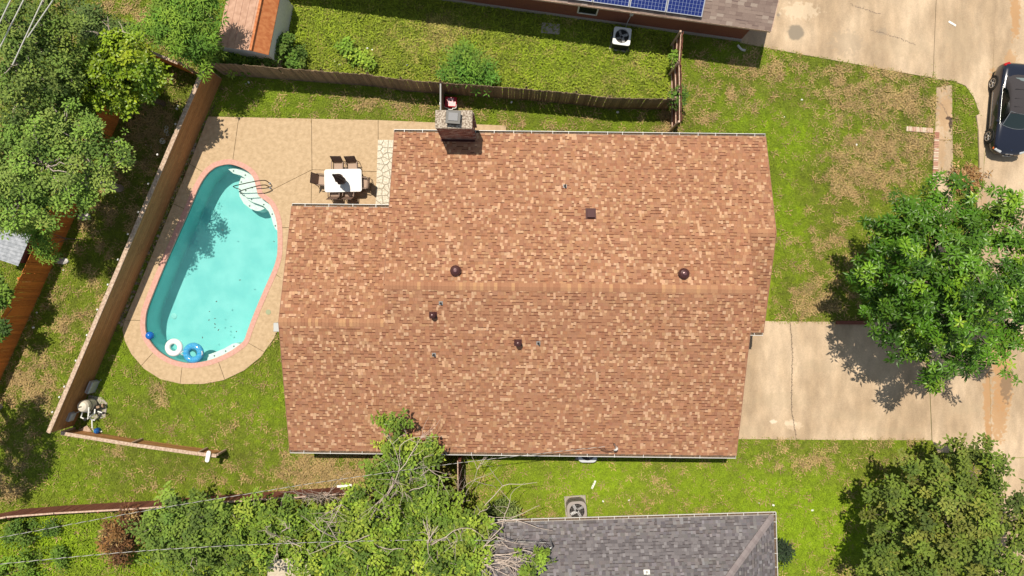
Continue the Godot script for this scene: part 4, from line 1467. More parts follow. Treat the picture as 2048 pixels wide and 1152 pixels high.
# ------------------------------------------------------------------ sheds
func make_sheds() -> void:
	var t := thing("garden_shed", "small white shed with a rust streaked metal roof by the fence corner", "shed")
	# ridge direction from the photograph's roof edges
	var e0 := at(537, 110, 1.8)
	var e1 := at(563, -20, 1.8)
	var r0 := at(500, 101, 2.35)
	var r1 := at(528, -34, 2.35)
	var l0 := at(433, 92, 1.75)
	var l1 := at(462, -46, 1.75)
	var g := Vector3(0, 1, 0)
	var w := MB.new()
	var base := PackedVector2Array()
	var ctr := (e0 + e1 + l0 + l1) * 0.25
	for p in [e0, e1, l1, l0]:
		var q: Vector3 = ctr + (p - ctr) * 0.985
		base.append(Vector2(q.x, q.z))
	w.prism(base, 0.0, 1.72)
	part("wall", w, M["shed_white"], t)
	var gab := MB.new()
	for s in [[e0, r0, l0], [e1, r1, l1]]:
		var q := []
		for p in s:
			q.append(ctr + (p - ctr) * 0.985 * Vector3(1, 1, 1) - Vector3(0, 0.04, 0))
		gab.face(q, q[0] - ctr)
	part("gable", gab, M["shed_white"], t)
	var a := MB.new()
	roof_slab(a, [e0, e1, r1, r0], 0.03)
	part("roof", a, M["orange_rust"], t)
	a = MB.new()
	roof_slab(a, [r0, r1, l1, l0], 0.03)
	var pr := part("roof", a, M["rust_roof"], t)
	pr.set_meta("label", "pinkish weathered roof slope")
	a = MB.new()
	for i in 5:
		var f := 0.1 + i * 0.2
		a.box((r0.lerp(l0, f) + r1.lerp(l1, f)) * 0.5 + Vector3(0, 0.008, 0), Vector3(0.02, 0.02, r0.distance_to(r1)), Basis(Vector3.UP, atan2((r1 - r0).x, (r1 - r0).z)))
	part("roof_seam", a, M["rust_roof"], t)
	a = MB.new()
	a.box((r0 + r1) * 0.5 + Vector3(0.02, 0.03, 0), Vector3(0.12, 0.03, r0.distance_to(r1)), Basis(Vector3.UP, atan2((r1 - r0).x, (r1 - r0).z)), 0.01)
	part("ridge_cap", a, M["orange_rust"], t)
	keep_out.append(base)
	# lean-to behind the orange fence
	t = thing("lean_to", "grey sheet metal lean-to roof behind the orange fence", "shed")
	var q0 := at(-40, 445, 2.3)
	var q1 := at(62, 470, 2.1)
	var q2 := at(36, 532, 2.1)
	var q3 := at(-60, 500, 2.3)
	a = MB.new()
	roof_slab(a, [q0, q1, q2, q3], 0.03)
	part("roof", a, M["tin"], t)
	a = MB.new()
	for i in 9:
		var f := (i + 0.5) / 9.0
		var s0 := q0.lerp(q3, f)
		var s1 := q1.lerp(q2, f)
		a.tube([s0 + g * 0.006, s1 + g * 0.006], [0.014], 6)
	part("roof_rib", a, M["tin"], t)
	a = MB.new()
	var fp := PackedVector2Array()
	for p in [q0, q1, q2, q3]:
		fp.append(Vector2(p.x, p.z))
	for f in Geometry2D.offset_polygon(fp, -0.12):
		a.prism(f, 0.0, 2.03)
	part("wall", a, M["red_picket_0"], t)
	# pale plank platform among the bushes
	t = thing("plank_platform", "pale weathered plank platform half hidden under green bushes", "platform")
	var c := at(577, 1142, 0.45)
	var bs := Basis(Vector3.UP, 0.12)
	var u := MB.new()
	u.box(Vector3.ZERO, Vector3(2.1, 0.03, 0.135), Basis(), 0.003)
	var um := u.mesh()
	for i in 11:
		inst("plank", um, M["pale_planks"], t, Transform3D(bs, c + bs * Vector3(rng.randf_range(-0.02, 0.02), 0, (i - 4) * 0.14)))
	for s in [-1.0, 1.0]:
		var b := MB.new()
		b.box(c + bs * Vector3(s * 0.85, -0.24, 0.14), Vector3(0.1, 0.44, 1.5), bs)
		part("bearer", b, M["grey_picket_0"], t)

# ------------------------------------------------------------------ trees
func leaf_cluster(n: int, long: float, wide: float, spread: float, sd: int, droop := 0.3) -> ArrayMesh:
	rng.seed = sd
	var b := MB.new()
	b.colored = true
	for i in n:
		var w := TAU * i / n + rng.randf_range(-0.4, 0.4)
		var d := Vector3(cos(w), rng.randf_range(-droop, 0.55), sin(w)).normalized()
		var s := d.cross(Vector3.UP).normalized()
		var up := s.cross(d).normalized()
		var l := long * rng.randf_range(0.7, 1.15)
		var x := wide * rng.randf_range(0.8, 1.15) * 0.5
		var o := d * spread * rng.randf_range(0.1, 0.6) + Vector3(0, rng.randf_range(-0.3, 0.3) * spread, 0)
		var k := rng.randf_range(0.75, 1.2)
		b.tint(Color(k, k * rng.randf_range(0.93, 1.07), k))
		var tip := o + d * l - up * l * 0.12
		var m := o + d * l * 0.45
		var lft := m + s * x + up * x * 0.35
		var rgt := m - s * x + up * x * 0.35
		b.face([o, lft, m], up)
		b.face([lft, tip, m], up)
		b.face([o, m, rgt], up)
		b.face([m, tip, rgt], up)
	return b.mesh()
func crown(parent: Node3D, lobes: Array, clusters: int, leaf: ArrayMesh, mat: Material, tones: Array, clump := 0.55, per_tip := 12, called := "crown", inner := 0.5) -> Array:
	# lobes: [centre, radii]; leaves gather round twig ends spread over the lobes
	var tips := []
	var total := 0.0
	for l in lobes:
		total += l[1].x * l[1].z
	var buf := PackedFloat32Array()
	var made := 0
	for l in lobes:
		var share := int(clusters * l[1].x * l[1].z / total)
		var nt := maxi(3, share / per_tip)
		for i in nt:
			var d := Vector3(rng.randfn(), rng.randfn() * 0.8 + 0.35, rng.randfn()).normalized()
			var r := rng.randf_range(inner, 1.0) if rng.randf() < 0.8 else rng.randf_range(0.9, 1.18)
			var tip: Vector3 = l[0] + d * l[1] * r
			tips.append([tip, l[0]])
			var tone: Color = tones[rng.randi() % tones.size()]
			tone = varied(tone, 0.3)
			for k in per_tip:
				var o := Vector3(rng.randfn(), rng.randfn() * 0.6, rng.randfn()) * clump * 0.5
				var p := tip + o
				if p.y < 0.15:
					p.y = 0.15 + rng.randf() * 0.1
				var up := (d * 0.5 + Vector3(rng.randfn() * 0.35, 1.0, rng.randfn() * 0.35)).normalized()
				var bs := Basis(Quaternion(Vector3.UP, up)) * Basis(Vector3.UP, rng.randf() * TAU)
				bs = bs.scaled(Vector3.ONE * rng.randf_range(0.75, 1.25))
				var c := varied(tone, 0.14)
				buf.append_array(PackedFloat32Array([bs.x.x, bs.y.x, bs.z.x, p.x, bs.x.y, bs.y.y, bs.z.y, p.y, bs.x.z, bs.y.z, bs.z.z, p.z, c.r, c.g, c.b, 1.0]))
				made += 1
	scatter(called, buf, made, leaf, mat, parent)
	return tips
func scatter(called: String, buf: PackedFloat32Array, count: int, mesh: Mesh, mat: Material, parent: Node) -> MultiMeshInstance3D:
	var mm := MultiMesh.new()
	mm.transform_format = MultiMesh.TRANSFORM_3D
	mm.use_colors = true
	mm.mesh = mesh
	mm.instance_count = count
	mm.buffer = buf
	var o := MultiMeshInstance3D.new()
	o.name = numbered(called) if parent == self else called
	o.multimesh = mm
	o.material_override = mat
	parent.add_child(o, true)
	stuff(o)
	return o
func limb(b: MB, a: Vector3, z: Vector3, r0: float, r1: float, wob := 0.12, sides := 7) -> void:
	var pts := []
	var rad := []
	var n := 6
	var len := a.distance_to(z)
	for i in n + 1:
		var f := float(i) / n
		var o := Vector3(rng.randfn(), rng.randfn() * 0.5, rng.randfn()) * wob * len * 0.25 * sin(f * PI)
		pts.append(a.lerp(z, f) + Vector3(0, sin(f * PI) * len * 0.06, 0) + o)
		rad.append(lerpf(r0, r1, f))
	b.tube(pts, rad, sides)
func make_tree(called: String, label: String, foot: Vector3, lobes: Array, clusters: int, leaf: ArrayMesh, mat: Material, tones: Array, bark: Material, o := {}) -> Node3D:
	var t := thing(called, label, o.get("category", "tree"), Vector3.ZERO, 0.0, o.get("group", ""))
	rng.seed = o.get("seed", 5)
	var tips := crown(t, lobes, clusters, leaf, mat, tones, o.get("clump", 0.55), o.get("per_tip", 12), "crown", o.get("inner", 0.5))
	var b := MB.new()
	var mid := Vector3()
	for l in lobes:
		mid += l[0] / lobes.size()
	var fork := foot.lerp(mid, 0.35)
	var r: float = o.get("trunk", 0.16)
	limb(b, foot - Vector3(0, 0.1, 0), fork, r, r * 0.75, 0.08, 9)
	for l in lobes:
		limb(b, fork, l[0], r * 0.55, r * 0.22)
	part("trunk", b, bark, t)
	b = MB.new()
	var every: int = o.get("twig_every", 3)
	for i in tips.size():
		if i % every == 0:
			var q: Vector3 = tips[i][1].lerp(tips[i][0], 0.15)
			var z: Vector3 = tips[i][1].lerp(tips[i][0], o.get("twig_out", 1.02))
			limb(b, q, z, r * 0.13 + 0.008, 0.006, 0.18, 5)
	if b.v.size() > 0:
		part("branches", b, o.get("twig_mat", bark), t)
	return t
func lobe(px: float, py: float, h: float, rx: float, ry: float, rz: float) -> Array:
	return [at(px, py, h), Vector3(rx, ry, rz)]
func bare_branch(b: MB, a: Vector3, d: Vector3, len: float, r: float, depth: int) -> void:
	var pts := [a]
	var dir := d.normalized()
	var n := 5
	for i in n:
		dir = (dir + Vector3(rng.randfn(), rng.randfn() * 0.6, rng.randfn()) * 0.16).normalized()
		pts.append(pts[i] + dir * len / n)
	var rad := []
	for i in n + 1:
		rad.append(lerpf(r, r * 0.4, float(i) / n))
	b.tube(pts, rad, 5)
	if depth > 0:
		for i in rng.randi_range(3, 5):
			var k := rng.randi_range(1, n)
			var nd := (dir + Vector3(rng.randfn(), rng.randfn() * 0.5 + 0.15, rng.randfn()) * 0.65).normalized()
			bare_branch(b, pts[k], nd, len * rng.randf_range(0.4, 0.65), r * 0.5, depth - 1)

func make_trees() -> void:
	var long_leaf := leaf_cluster(7, 0.27, 0.09, 0.1, 1, 0.4)
	var oak := leaf_cluster(7, 0.2, 0.11, 0.16, 2, 0.3)
	var small := leaf_cluster(8, 0.17, 0.085, 0.2, 3, 0.4)
	var frond := leaf_cluster(9, 0.24, 0.06, 0.16, 4, 0.5)
	var narrow := leaf_cluster(9, 0.2, 0.05, 0.14, 6, 0.5)
	# glossy street tree
	var front := [lobe(1905, 560, 5.2, 2.9, 2.2, 2.9)]
	for e in [[1780, 520, 4.4, 1.7], [1770, 610, 4.2, 1.6], [1800, 440, 4.4, 1.5], [1890, 420, 4.8, 1.6], [1985, 440, 4.6, 1.7], [2060, 520, 4.8, 1.8], [2060, 640, 4.6, 1.7], [1980, 690, 4.4, 1.5], [1880, 710, 4.5, 1.6], [1800, 680, 4.0, 1.25], [1735, 570, 3.6, 1.0], [1840, 560, 6.4, 1.6], [1950, 540, 6.6, 1.7], [1910, 640, 6.0, 1.6], [1850, 760, 3.5, 0.6], [2000, 400, 3.9, 0.9], [1850, 390, 3.8, 0.8], [2090, 580, 5.0, 1.8]]:
		front.append(lobe(1908 + (e[0] - 1908) * 0.93, 565 + (e[1] - 565) * 0.96, e[2], e[3] * 0.92, e[3] * 0.7, e[3] * 0.92))
	var green := [Color(0.06, 0.155, 0.008), Color(0.08, 0.19, 0.01), Color(0.04, 0.105, 0.006), Color(0.07, 0.17, 0.009), Color(0.14, 0.26, 0.014)]
	var t := make_tree("broadleaf_tree", "large glossy deep green tree standing between the driveway and the street", Vector3(18.6, 0, 0.3), front, 3100, long_leaf, M["leaf"], green, M["bark"], {"seed": 21, "trunk": 0.17, "per_tip": 7, "clump": 0.36, "inner": 0.35, "twig_every": 4, "twig_out": 0.97})
	# the sprays that stand out on top, each a leaf of its own
	rng.seed = 22
	var leafm := MB.new()
	for s in [-1.0, 1.0]:
		leafm.face([Vector3.ZERO, Vector3(s * 0.05, 0.015, 0.13), Vector3(0, 0, 0.14)], Vector3.UP)
		leafm.face([Vector3(s * 0.05, 0.015, 0.13), Vector3(0, -0.03, 0.3), Vector3(0, 0, 0.14)], Vector3.UP)
	var lm := leafm.mesh()
	var tones3 := []
	for c in [Color(0.07, 0.17, 0.008), Color(0.12, 0.24, 0.012), Color(0.24, 0.36, 0.015)]:
		var m := StandardMaterial3D.new()
		m.resource_name = "single_leaf"
		m.albedo_color = c.linear_to_srgb()
		m.roughness = 0.4
		m.backlight_enabled = true
		m.backlight = Color(0.3, 0.34, 0.1)
		tones3.append(m)
	for i in 60:
		var l = front[rng.randi() % front.size()]
		var d := Vector3(rng.randfn() * 0.6, 1.0, rng.randfn() * 0.6).normalized()
		var p: Vector3 = l[0] + d * l[1] * 1.02
		var w := rng.randf() * TAU
		var m = tones3[[0, 0, 1, 1, 2][rng.randi() % 5]]
		for k in 5:
			inst("leaf", lm, m, t, Transform3D(Basis(Vector3.UP, w + k * TAU / 5.0 + rng.randf_range(-0.2, 0.2)) * Basis(Vector3.RIGHT, rng.randf_range(-0.25, 0.3)), p))
	# olive toned tree south of the drive
	var f2 := [lobe(1895, 1075, 3.9, 2.9, 1.9, 2.9)]
	for e in [[1790, 1010, 3.4, 1.4], [1780, 1100, 3.3, 1.4], [1850, 950, 3.6, 1.5], [1950, 940, 3.7, 1.5], [2010, 1010, 3.7, 1.5], [2040, 1100, 3.5, 1.5], [1890, 1040, 5.2, 1.5], [1960, 1110, 5.0, 1.5], [1850, 1150, 4.0, 1.7], [1990, 1180, 3.8, 1.6], [1915, 905, 3.2, 0.7], [1760, 1060, 2.6, 0.8], [1830, 1200, 3.4, 1.4], [2075, 1040, 3.4, 1.0]]:
		f2.append(lobe(1905 + (e[0] - 1905) * 0.95, e[1] + 4, e[2], e[3] * 0.94, e[3] * 0.72, e[3] * 0.94))
	make_tree("broadleaf_tree", "round olive green tree on the bright lawn beside the grey roofed house", Vector3(19.1, 0, 11.0), f2, 3300, oak, M["dull_leaf"], [Color(0.115, 0.175, 0.014), Color(0.15, 0.21, 0.018), Color(0.085, 0.135, 0.012), Color(0.19, 0.22, 0.03)], M["bark"], {"seed": 23, "trunk": 0.18, "per_tip": 8, "clump": 0.34, "inner": 0.35, "twig_every": 5, "twig_out": 0.95})
	# tall trees over the orange fence
	var gA := "tall trees over the orange fence"
	var a := []
	for e in [[85, 330, 5.6, 1.7], [170, 290, 5.4, 1.1], [40, 400, 5.2, 1.5], [140, 370, 5.2, 1.0], [60, 265, 5.4, 1.4], [205, 330, 5.4, 0.42], [80, 415, 4.8, 0.6], [10, 330, 5.6, 1.5], [130, 255, 5.2, 1.1], [225, 285, 5.0, 0.35], [165, 392, 5.2, 0.3], [200, 365, 5.4, 0.25], [245, 320, 5.2, 0.2], [15, 440, 4.4, 0.6]]:
		a.append(lobe(e[0], e[1], e[2], e[3], e[3] * 0.6, e[3]))
	make_tree("tall_tree", "tall grey green tree with feathery side branches over the orange fence", Vector3(-19.6, 0, -5.0), a, 2300, small, M["dull_leaf"], [Color(0.135, 0.235, 0.027), Color(0.17, 0.285, 0.036), Color(0.095, 0.175, 0.02), Color(0.23, 0.32, 0.055)], M["pale_bark"], {"seed": 24, "trunk": 0.2, "per_tip": 10, "clump": 0.34, "inner": 0.35, "twig_every": 2, "twig_out": 1.12, "group": gA})
	a = []
	for e in [[50, 120, 6.2, 1.5], [20, 60, 6.6, 1.4], [110, 70, 5.6, 1.2], [30, 200, 5.8, 1.4], [120, 200, 4.8, 1.1], [80, 20, 6.0, 1.1], [130, 140, 5.0, 0.9]]:
		a.append(lobe(e[0], e[1], e[2], e[3], e[3] * 0.6, e[3]))
	make_tree("tall_tree", "tall sparse dark olive tree beneath the steep power lines", Vector3(-19.3, 0, -9.6), a, 1500, small, M["dull_leaf"], [Color(0.125, 0.205, 0.025), Color(0.09, 0.155, 0.02), Color(0.18, 0.255, 0.038)], M["pale_bark"], {"seed": 25, "trunk": 0.2, "per_tip": 9, "clump": 0.36, "inner": 0.35, "twig_every": 2, "twig_out": 1.1, "group": gA})
	a = []
	for e in [[250, 125, 4.6, 1.05], [205, 165, 4.2, 1.0], [160, 185, 3.8, 1.0], [290, 145, 4.2, 0.7], [245, 195, 3.8, 0.8], [190, 115, 3.8, 0.7], [295, 180, 3.6, 0.45], [130, 160, 3.6, 0.6]]:
		a.append(lobe(e[0], e[1], e[2], e[3], e[3] * 0.6, e[3]))
	make_tree("leafy_tree", "bright yellow green leafy tree between two orange fence runs", Vector3(-17.4, 0, -9.2), a, 2300, oak, M["leaf"], [Color(0.19, 0.29, 0.012), Color(0.27, 0.34, 0.016), Color(0.12, 0.21, 0.012), Color(0.21, 0.31, 0.014)], M["bark"], {"seed": 26, "trunk": 0.13, "per_tip": 9, "clump": 0.32, "inner": 0.35, "twig_every": 5})
	a = []
	for e in [[345, 55, 4.2, 0.75], [395, 65, 3.8, 0.65], [370, 95, 3.4, 0.55], [312, 45, 3.6, 0.45], [400, 15, 4.2, 0.75], [280, 62, 3.0, 0.35], [405, 120, 3.0, 0.38], [420, 90, 3.2, 0.35], [340, 15, 4.0, 0.6]]:
		a.append(lobe(e[0], e[1], e[2], e[3], e[3] * 0.55, e[3]))
	make_tree("ferny_tree", "fresh green ferny tree beside the rusty roofed shed", Vector3(-14.8, 0, -11.2), a, 1000, frond, M["dull_leaf"], [Color(0.09, 0.2, 0.012), Color(0.13, 0.25, 0.016), Color(0.17, 0.28, 0.02)], M["pale_bark"], {"seed": 27, "trunk": 0.09, "per_tip": 8, "clump": 0.34, "inner": 0.3, "twig_every": 3})
	# a tree just beyond the picture whose shade falls on the strip of rough grass
	a = []
	for e in [[-215, 850, 6.0, 1.5], [-160, 905, 5.4, 1.0], [-190, 800, 5.6, 1.1], [-230, 930, 5.6, 1.2]]:
		a.append(lobe(e[0], e[1], e[2], e[3], e[3] * 0.6, e[3]))
	make_tree("tall_tree", "tall grey green tree beyond the far end of the orange fence", at(0, 812), a, 900, small, M["dull_leaf"], [Color(0.15, 0.23, 0.028), Color(0.12, 0.19, 0.024)], M["pale_bark"], {"seed": 29, "trunk": 0.16, "per_tip": 10, "clump": 0.36, "inner": 0.3, "group": gA})
	# bushes: label, x, y, h, r, leaf, tones
	var lime := [Color(0.2, 0.32, 0.02), Color(0.15, 0.27, 0.02), Color(0.24, 0.34, 0.03)]
	var deep := [Color(0.085, 0.17, 0.014), Color(0.12, 0.21, 0.017), Color(0.06, 0.13, 0.012)]
	var bushes := [
		["dark green bush growing out beside the grey metal lean-to", -8, 600, 2.4, 0.55, oak, deep, 200, [[-4, 655, 2.2, 0.45], [-20, 560, 2.4, 0.5]]],
		["yellow green sprig hanging over the orange fence by the lean-to", 80, 470, 2.8, 0.7, frond, lime, 110, [[95, 500, 2.3, 0.45], [60, 450, 3.0, 0.5]]],
		["dense green bush against the white shed wall", 545, 102, 0.8, 0.55, oak, deep, 260, [[560, 85, 0.7, 0.4], [525, 118, 0.7, 0.4], [585, 115, 0.5, 0.4]]],
		["low green bush between shed and grey fence", 460, 118, 0.7, 0.5, oak, lime, 160, [[490, 120, 0.6, 0.35], [440, 112, 0.7, 0.35]]],
		["rounded leafy green bush overhanging the grey fence near the red cooler", 935, 135, 1.5, 0.8, narrow, [Color(0.1, 0.24, 0.02), Color(0.15, 0.3, 0.025), Color(0.19, 0.32, 0.03)], 420, [[905, 142, 1.4, 0.6], [965, 150, 1.3, 0.55], [925, 112, 1.0, 0.5], [940, 155, 1.7, 0.4]]],
		["low spreading green weeds among the rubble in the neighbour yard", 705, 112, 0.25, 0.35, oak, lime, 55, [[735, 125, 0.2, 0.25], [690, 95, 0.25, 0.25]]],
		["green creeper on the rail fence below the brick neighbour", 1358, 200, 1.4, 0.14, small, deep, 16, [[1357, 186, 1.4, 0.12]]],
		["small green creeper tuft on the rail fence beside the brick wall", 1350, 116, 1.1, 0.12, small, lime, 12, []],
		["dark spiky shrub hugging the end of the grey roofed house", 1562, 1100, 0.7, 0.3, narrow, [Color(0.02, 0.04, 0.015), Color(0.03, 0.06, 0.02)], 80, [[1570, 1112, 0.6, 0.2]]],
		["grey green shrub under bare twigs by the grey roofed house", 995, 1008, 0.6, 0.6, narrow, [Color(0.2, 0.26, 0.07), Color(0.16, 0.22, 0.05)], 75, [[970, 1022, 0.6, 0.5], [1022, 1022, 0.5, 0.4]]],
		["lush green plants along the foot of the dark red fence", 50, 1062, 0.35, 0.5, small, deep, 90, [[20, 1068, 0.35, 0.4], [100, 1058, 0.35, 0.3]]],
		["low leafy weeds in the corner between dark red fence and power line", 60, 1130, 0.25, 0.7, small, [Color(0.13, 0.24, 0.015), Color(0.17, 0.29, 0.02)], 110, [[120, 1120, 0.2, 0.5], [10, 1150, 0.25, 0.6]]],
		["olive bush in the pool corner below the bamboo coloured branches", 200, 60, 2.6, 1.0, small, [Color(0.1, 0.16, 0.03), Color(0.08, 0.13, 0.03)], 330, [[160, 40, 2.4, 0.8], [250, 75, 2.2, 0.6]]],
	]
	var sd := 300
	for e in bushes:
		var lb := [lobe(e[1], e[2], e[3], e[4], e[4] * 0.7, e[4])]
		for q in e[8]:
			lb.append(lobe(q[0], q[1], q[2], q[3], q[3] * 0.7, q[3]))
		var p := at(e[1], e[2], e[3])
		sd += 1
		make_tree("bush", e[0], Vector3(p.x, 0, p.z), lb, int(e[7] * 1.5), e[5], M["dull_leaf"], e[6], M["bark"], {"seed": sd, "trunk": 0.03, "category": "bush", "clump": 0.3, "per_tip": 7, "twig_every": 6, "inner": 0.3})
	# the red-brown shrub by the dark red fence
	make_tree("red_shrub", "red brown shrub with pale leaf tips beside the dark red fence", at(238, 1065), [lobe(245, 1060, 1.1, 0.8, 0.7, 0.9), lobe(230, 1085, 0.9, 0.7, 0.6, 0.6), lobe(262, 1040, 1.0, 0.6, 0.5, 0.5), lobe(240, 1105, 0.7, 0.5, 0.4, 0.4)], 700, narrow, M["dull_leaf"], [Color(0.2, 0.085, 0.025), Color(0.27, 0.13, 0.035), Color(0.13, 0.055, 0.02), Color(0.36, 0.24, 0.09)], M["bark"], {"seed": 31, "trunk": 0.03, "category": "bush", "clump": 0.3, "per_tip": 8, "twig_every": 6, "inner": 0.3})
	# thicket below the house: five overgrown trees
	var gT := "overgrown trees between the two houses"
	var tt := [Color(0.155, 0.25, 0.018), Color(0.19, 0.29, 0.022), Color(0.105, 0.185, 0.016), Color(0.25, 0.33, 0.03)]
	var thick := [
		["dense green tree over the dark red fence beside the red shrub", at(375, 1050), [[350, 1040, 3.0, 1.3], [420, 1030, 3.0, 1.2], [390, 1090, 3.2, 1.5], [330, 1080, 2.6, 1.0], [440, 1100, 2.8, 1.2], [300, 1060, 2.2, 0.6]], 1400, [Color(0.13, 0.21, 0.022), Color(0.16, 0.25, 0.026), Color(0.1, 0.17, 0.02)]],
		["leafy green tree over the pale plank platform", at(540, 1050), [[510, 1040, 3.0, 1.2], [570, 1050, 3.2, 1.2], [500, 1090, 3.0, 1.1], [610, 1090, 3.0, 1.1], [540, 1075, 3.4, 1.0], [640, 1040, 3.0, 0.6]], 850, tt],
		["overgrown tree whose long twigs reach up to the gutter of the tan roof", at(720, 1030), [[700, 1060, 3.6, 1.3], [770, 1040, 3.6, 1.2], [740, 1110, 3.8, 1.5], [660, 1120, 3.4, 1.2], [720, 1000, 3.0, 0.9], [820, 1090, 3.6, 1.0]], 1080, tt],
		["slender leafy tree spilling over the edge of the tan roof", at(820, 950), [[798, 882, 3.7, 0.6], [768, 848, 3.9, 0.22], [805, 850, 3.9, 0.3], [850, 898, 3.5, 0.6], [780, 915, 3.4, 0.7], [825, 930, 3.2, 0.9], [840, 960, 2.9, 0.7], [755, 950, 2.9, 0.7], [880, 920, 3.3, 0.45], [800, 985, 2.8, 0.75]], 420, tt],
		["green tree mixed with dead wood at the corner of the grey roof", at(890, 1040), [[870, 1030, 3.2, 1.1], [910, 1080, 3.6, 1.1], [870, 1120, 3.8, 1.3], [940, 1130, 3.4, 1.0], [950, 1060, 3.0, 0.8], [1050, 1140, 3.6, 0.5], [1080, 1110, 3.7, 0.2]], 820, tt],
	]
	for e in thick:
		var lb := []
		for q in e[2]:
			lb.append(lobe(q[0], q[1], q[2], q[3], q[3] * 0.55, q[3]))
		sd += 1
		make_tree("thicket_tree", e[0], e[1], lb, e[3], oak, M["dull_leaf"], e[4], M["pale_bark"], {"seed": sd, "trunk": 0.09, "clump": 0.4, "per_tip": 6, "inner": 0.25, "twig_every": 3, "twig_out": 1.1, "group": gT})
	# dead wood
	for e in [["pale bare branches of a dead limb lying over the grey roof", [935, 1130, 3.4], [[1040, 1070], [1060, 1090], [1030, 1125], [1010, 1060], [1050, 1110], [1045, 1078], [1020, 1140]], 3.4, 0.035, 2], ["tall bare dead sapling with pale twigs beside the gutter of the tan roof", [750, 1060, 2.4], [[745, 950], [770, 905], [720, 975], [760, 960]], 3.9, 0.035, 2], ["airy bare grey twigs rising through the leafy tree at the tan roof edge", [800, 985, 2.6], [[790, 900], [840, 880], [770, 930], [870, 920], [815, 940]], 4.0, 0.03, 2], ["thin bare sapling in front of the dark red fence", [640, 1010, 1.4], [[640, 915], [655, 950], [620, 965]], 3.2, 0.025, 2], ["forked bare dead branch among the green thicket trees", [700, 1100, 3.3], [[660, 1010], [735, 1050], [690, 1060], [665, 1050]], 4.2, 0.035, 1], ["bare twiggy dead stems along the narrow side fence", [915, 1040, 0.4], [[912, 930], [925, 945], [905, 960]], 2.6, 0.022, 2], ["pale bare branches reaching from the thicket across the green lawn", [930, 1070, 2.8], [[1000, 950], [1055, 985], [985, 1010]], 3.2, 0.03, 1], ["tangle of bare grey twigs above the green thicket near the plank platform", [560, 1080, 3.4], [[540, 1040], [590, 1050], [600, 1100], [545, 1110]], 4.0, 0.03, 2], ["crooked dead bough crossing the thicket toward the grey roof", [830, 1110, 3.6], [[900, 1050], [940, 1090], [880, 1140], [800, 1060]], 4.4, 0.035, 2], ["bare twigs poking from the shadows above the ferny tree", [215, 70, 3.5], [[180, 55], [200, 40], [255, 45]], 4.0, 0.03, 1]]:
		sd += 1
		rng.seed = sd
		var b := MB.new()
		var p0 := at(e[1][0], e[1][1], e[1][2])
		for q in e[2]:
			var z := at(q[0], q[1], e[3] + rng.randf_range(-0.2, 0.3))
			bare_branch(b, p0 + Vector3(rng.randfn(), 0, rng.randfn()) * 0.08, z - p0, p0.distance_to(z) * 0.85, e[4] * 1.25, e[5])
		b.tube([Vector3(p0.x, -0.05, p0.z), p0], [e[4] * 1.6, e[4] * 1.2], 7)
		tag(part("dead_branch", b, M["dry_wood"]), e[0], "branch")
	# heap of dry brown leaves under the street tree
	rng.seed = 44
	var buf := PackedFloat32Array()
	var cnt := 0
	var dry := leaf_cluster(6, 0.2, 0.07, 0.08, 7, 0.6)
	for i in 260:
		var p := at(1928 + rng.randfn() * 14, 358 + rng.randfn() * 10, 0.2) 
		p.y = 0.1 + rng.randf() * 0.3
		var c := varied([Color(0.38, 0.21, 0.075), Color(0.5, 0.32, 0.14), Color(0.25, 0.12, 0.04)][rng.randi() % 3], 0.2)
		var bs := Basis(Vector3.UP, rng.randf() * TAU) * Basis(Vector3.RIGHT, rng.randfn() * 0.5)
		buf.append_array(PackedFloat32Array([bs.x.x, bs.y.x, bs.z.x, p.x, bs.x.y, bs.y.y, bs.z.y, p.y, bs.x.z, bs.y.z, bs.z.z, p.z, c.r, c.g, c.b, 1.0]))
		cnt += 1
	var heap := scatter("dry_leaf_heap", buf, cnt, dry, M["dull_leaf"], self)
	tag(heap, "heap of dry brown leaves on the verge below the street tree", "leaves")

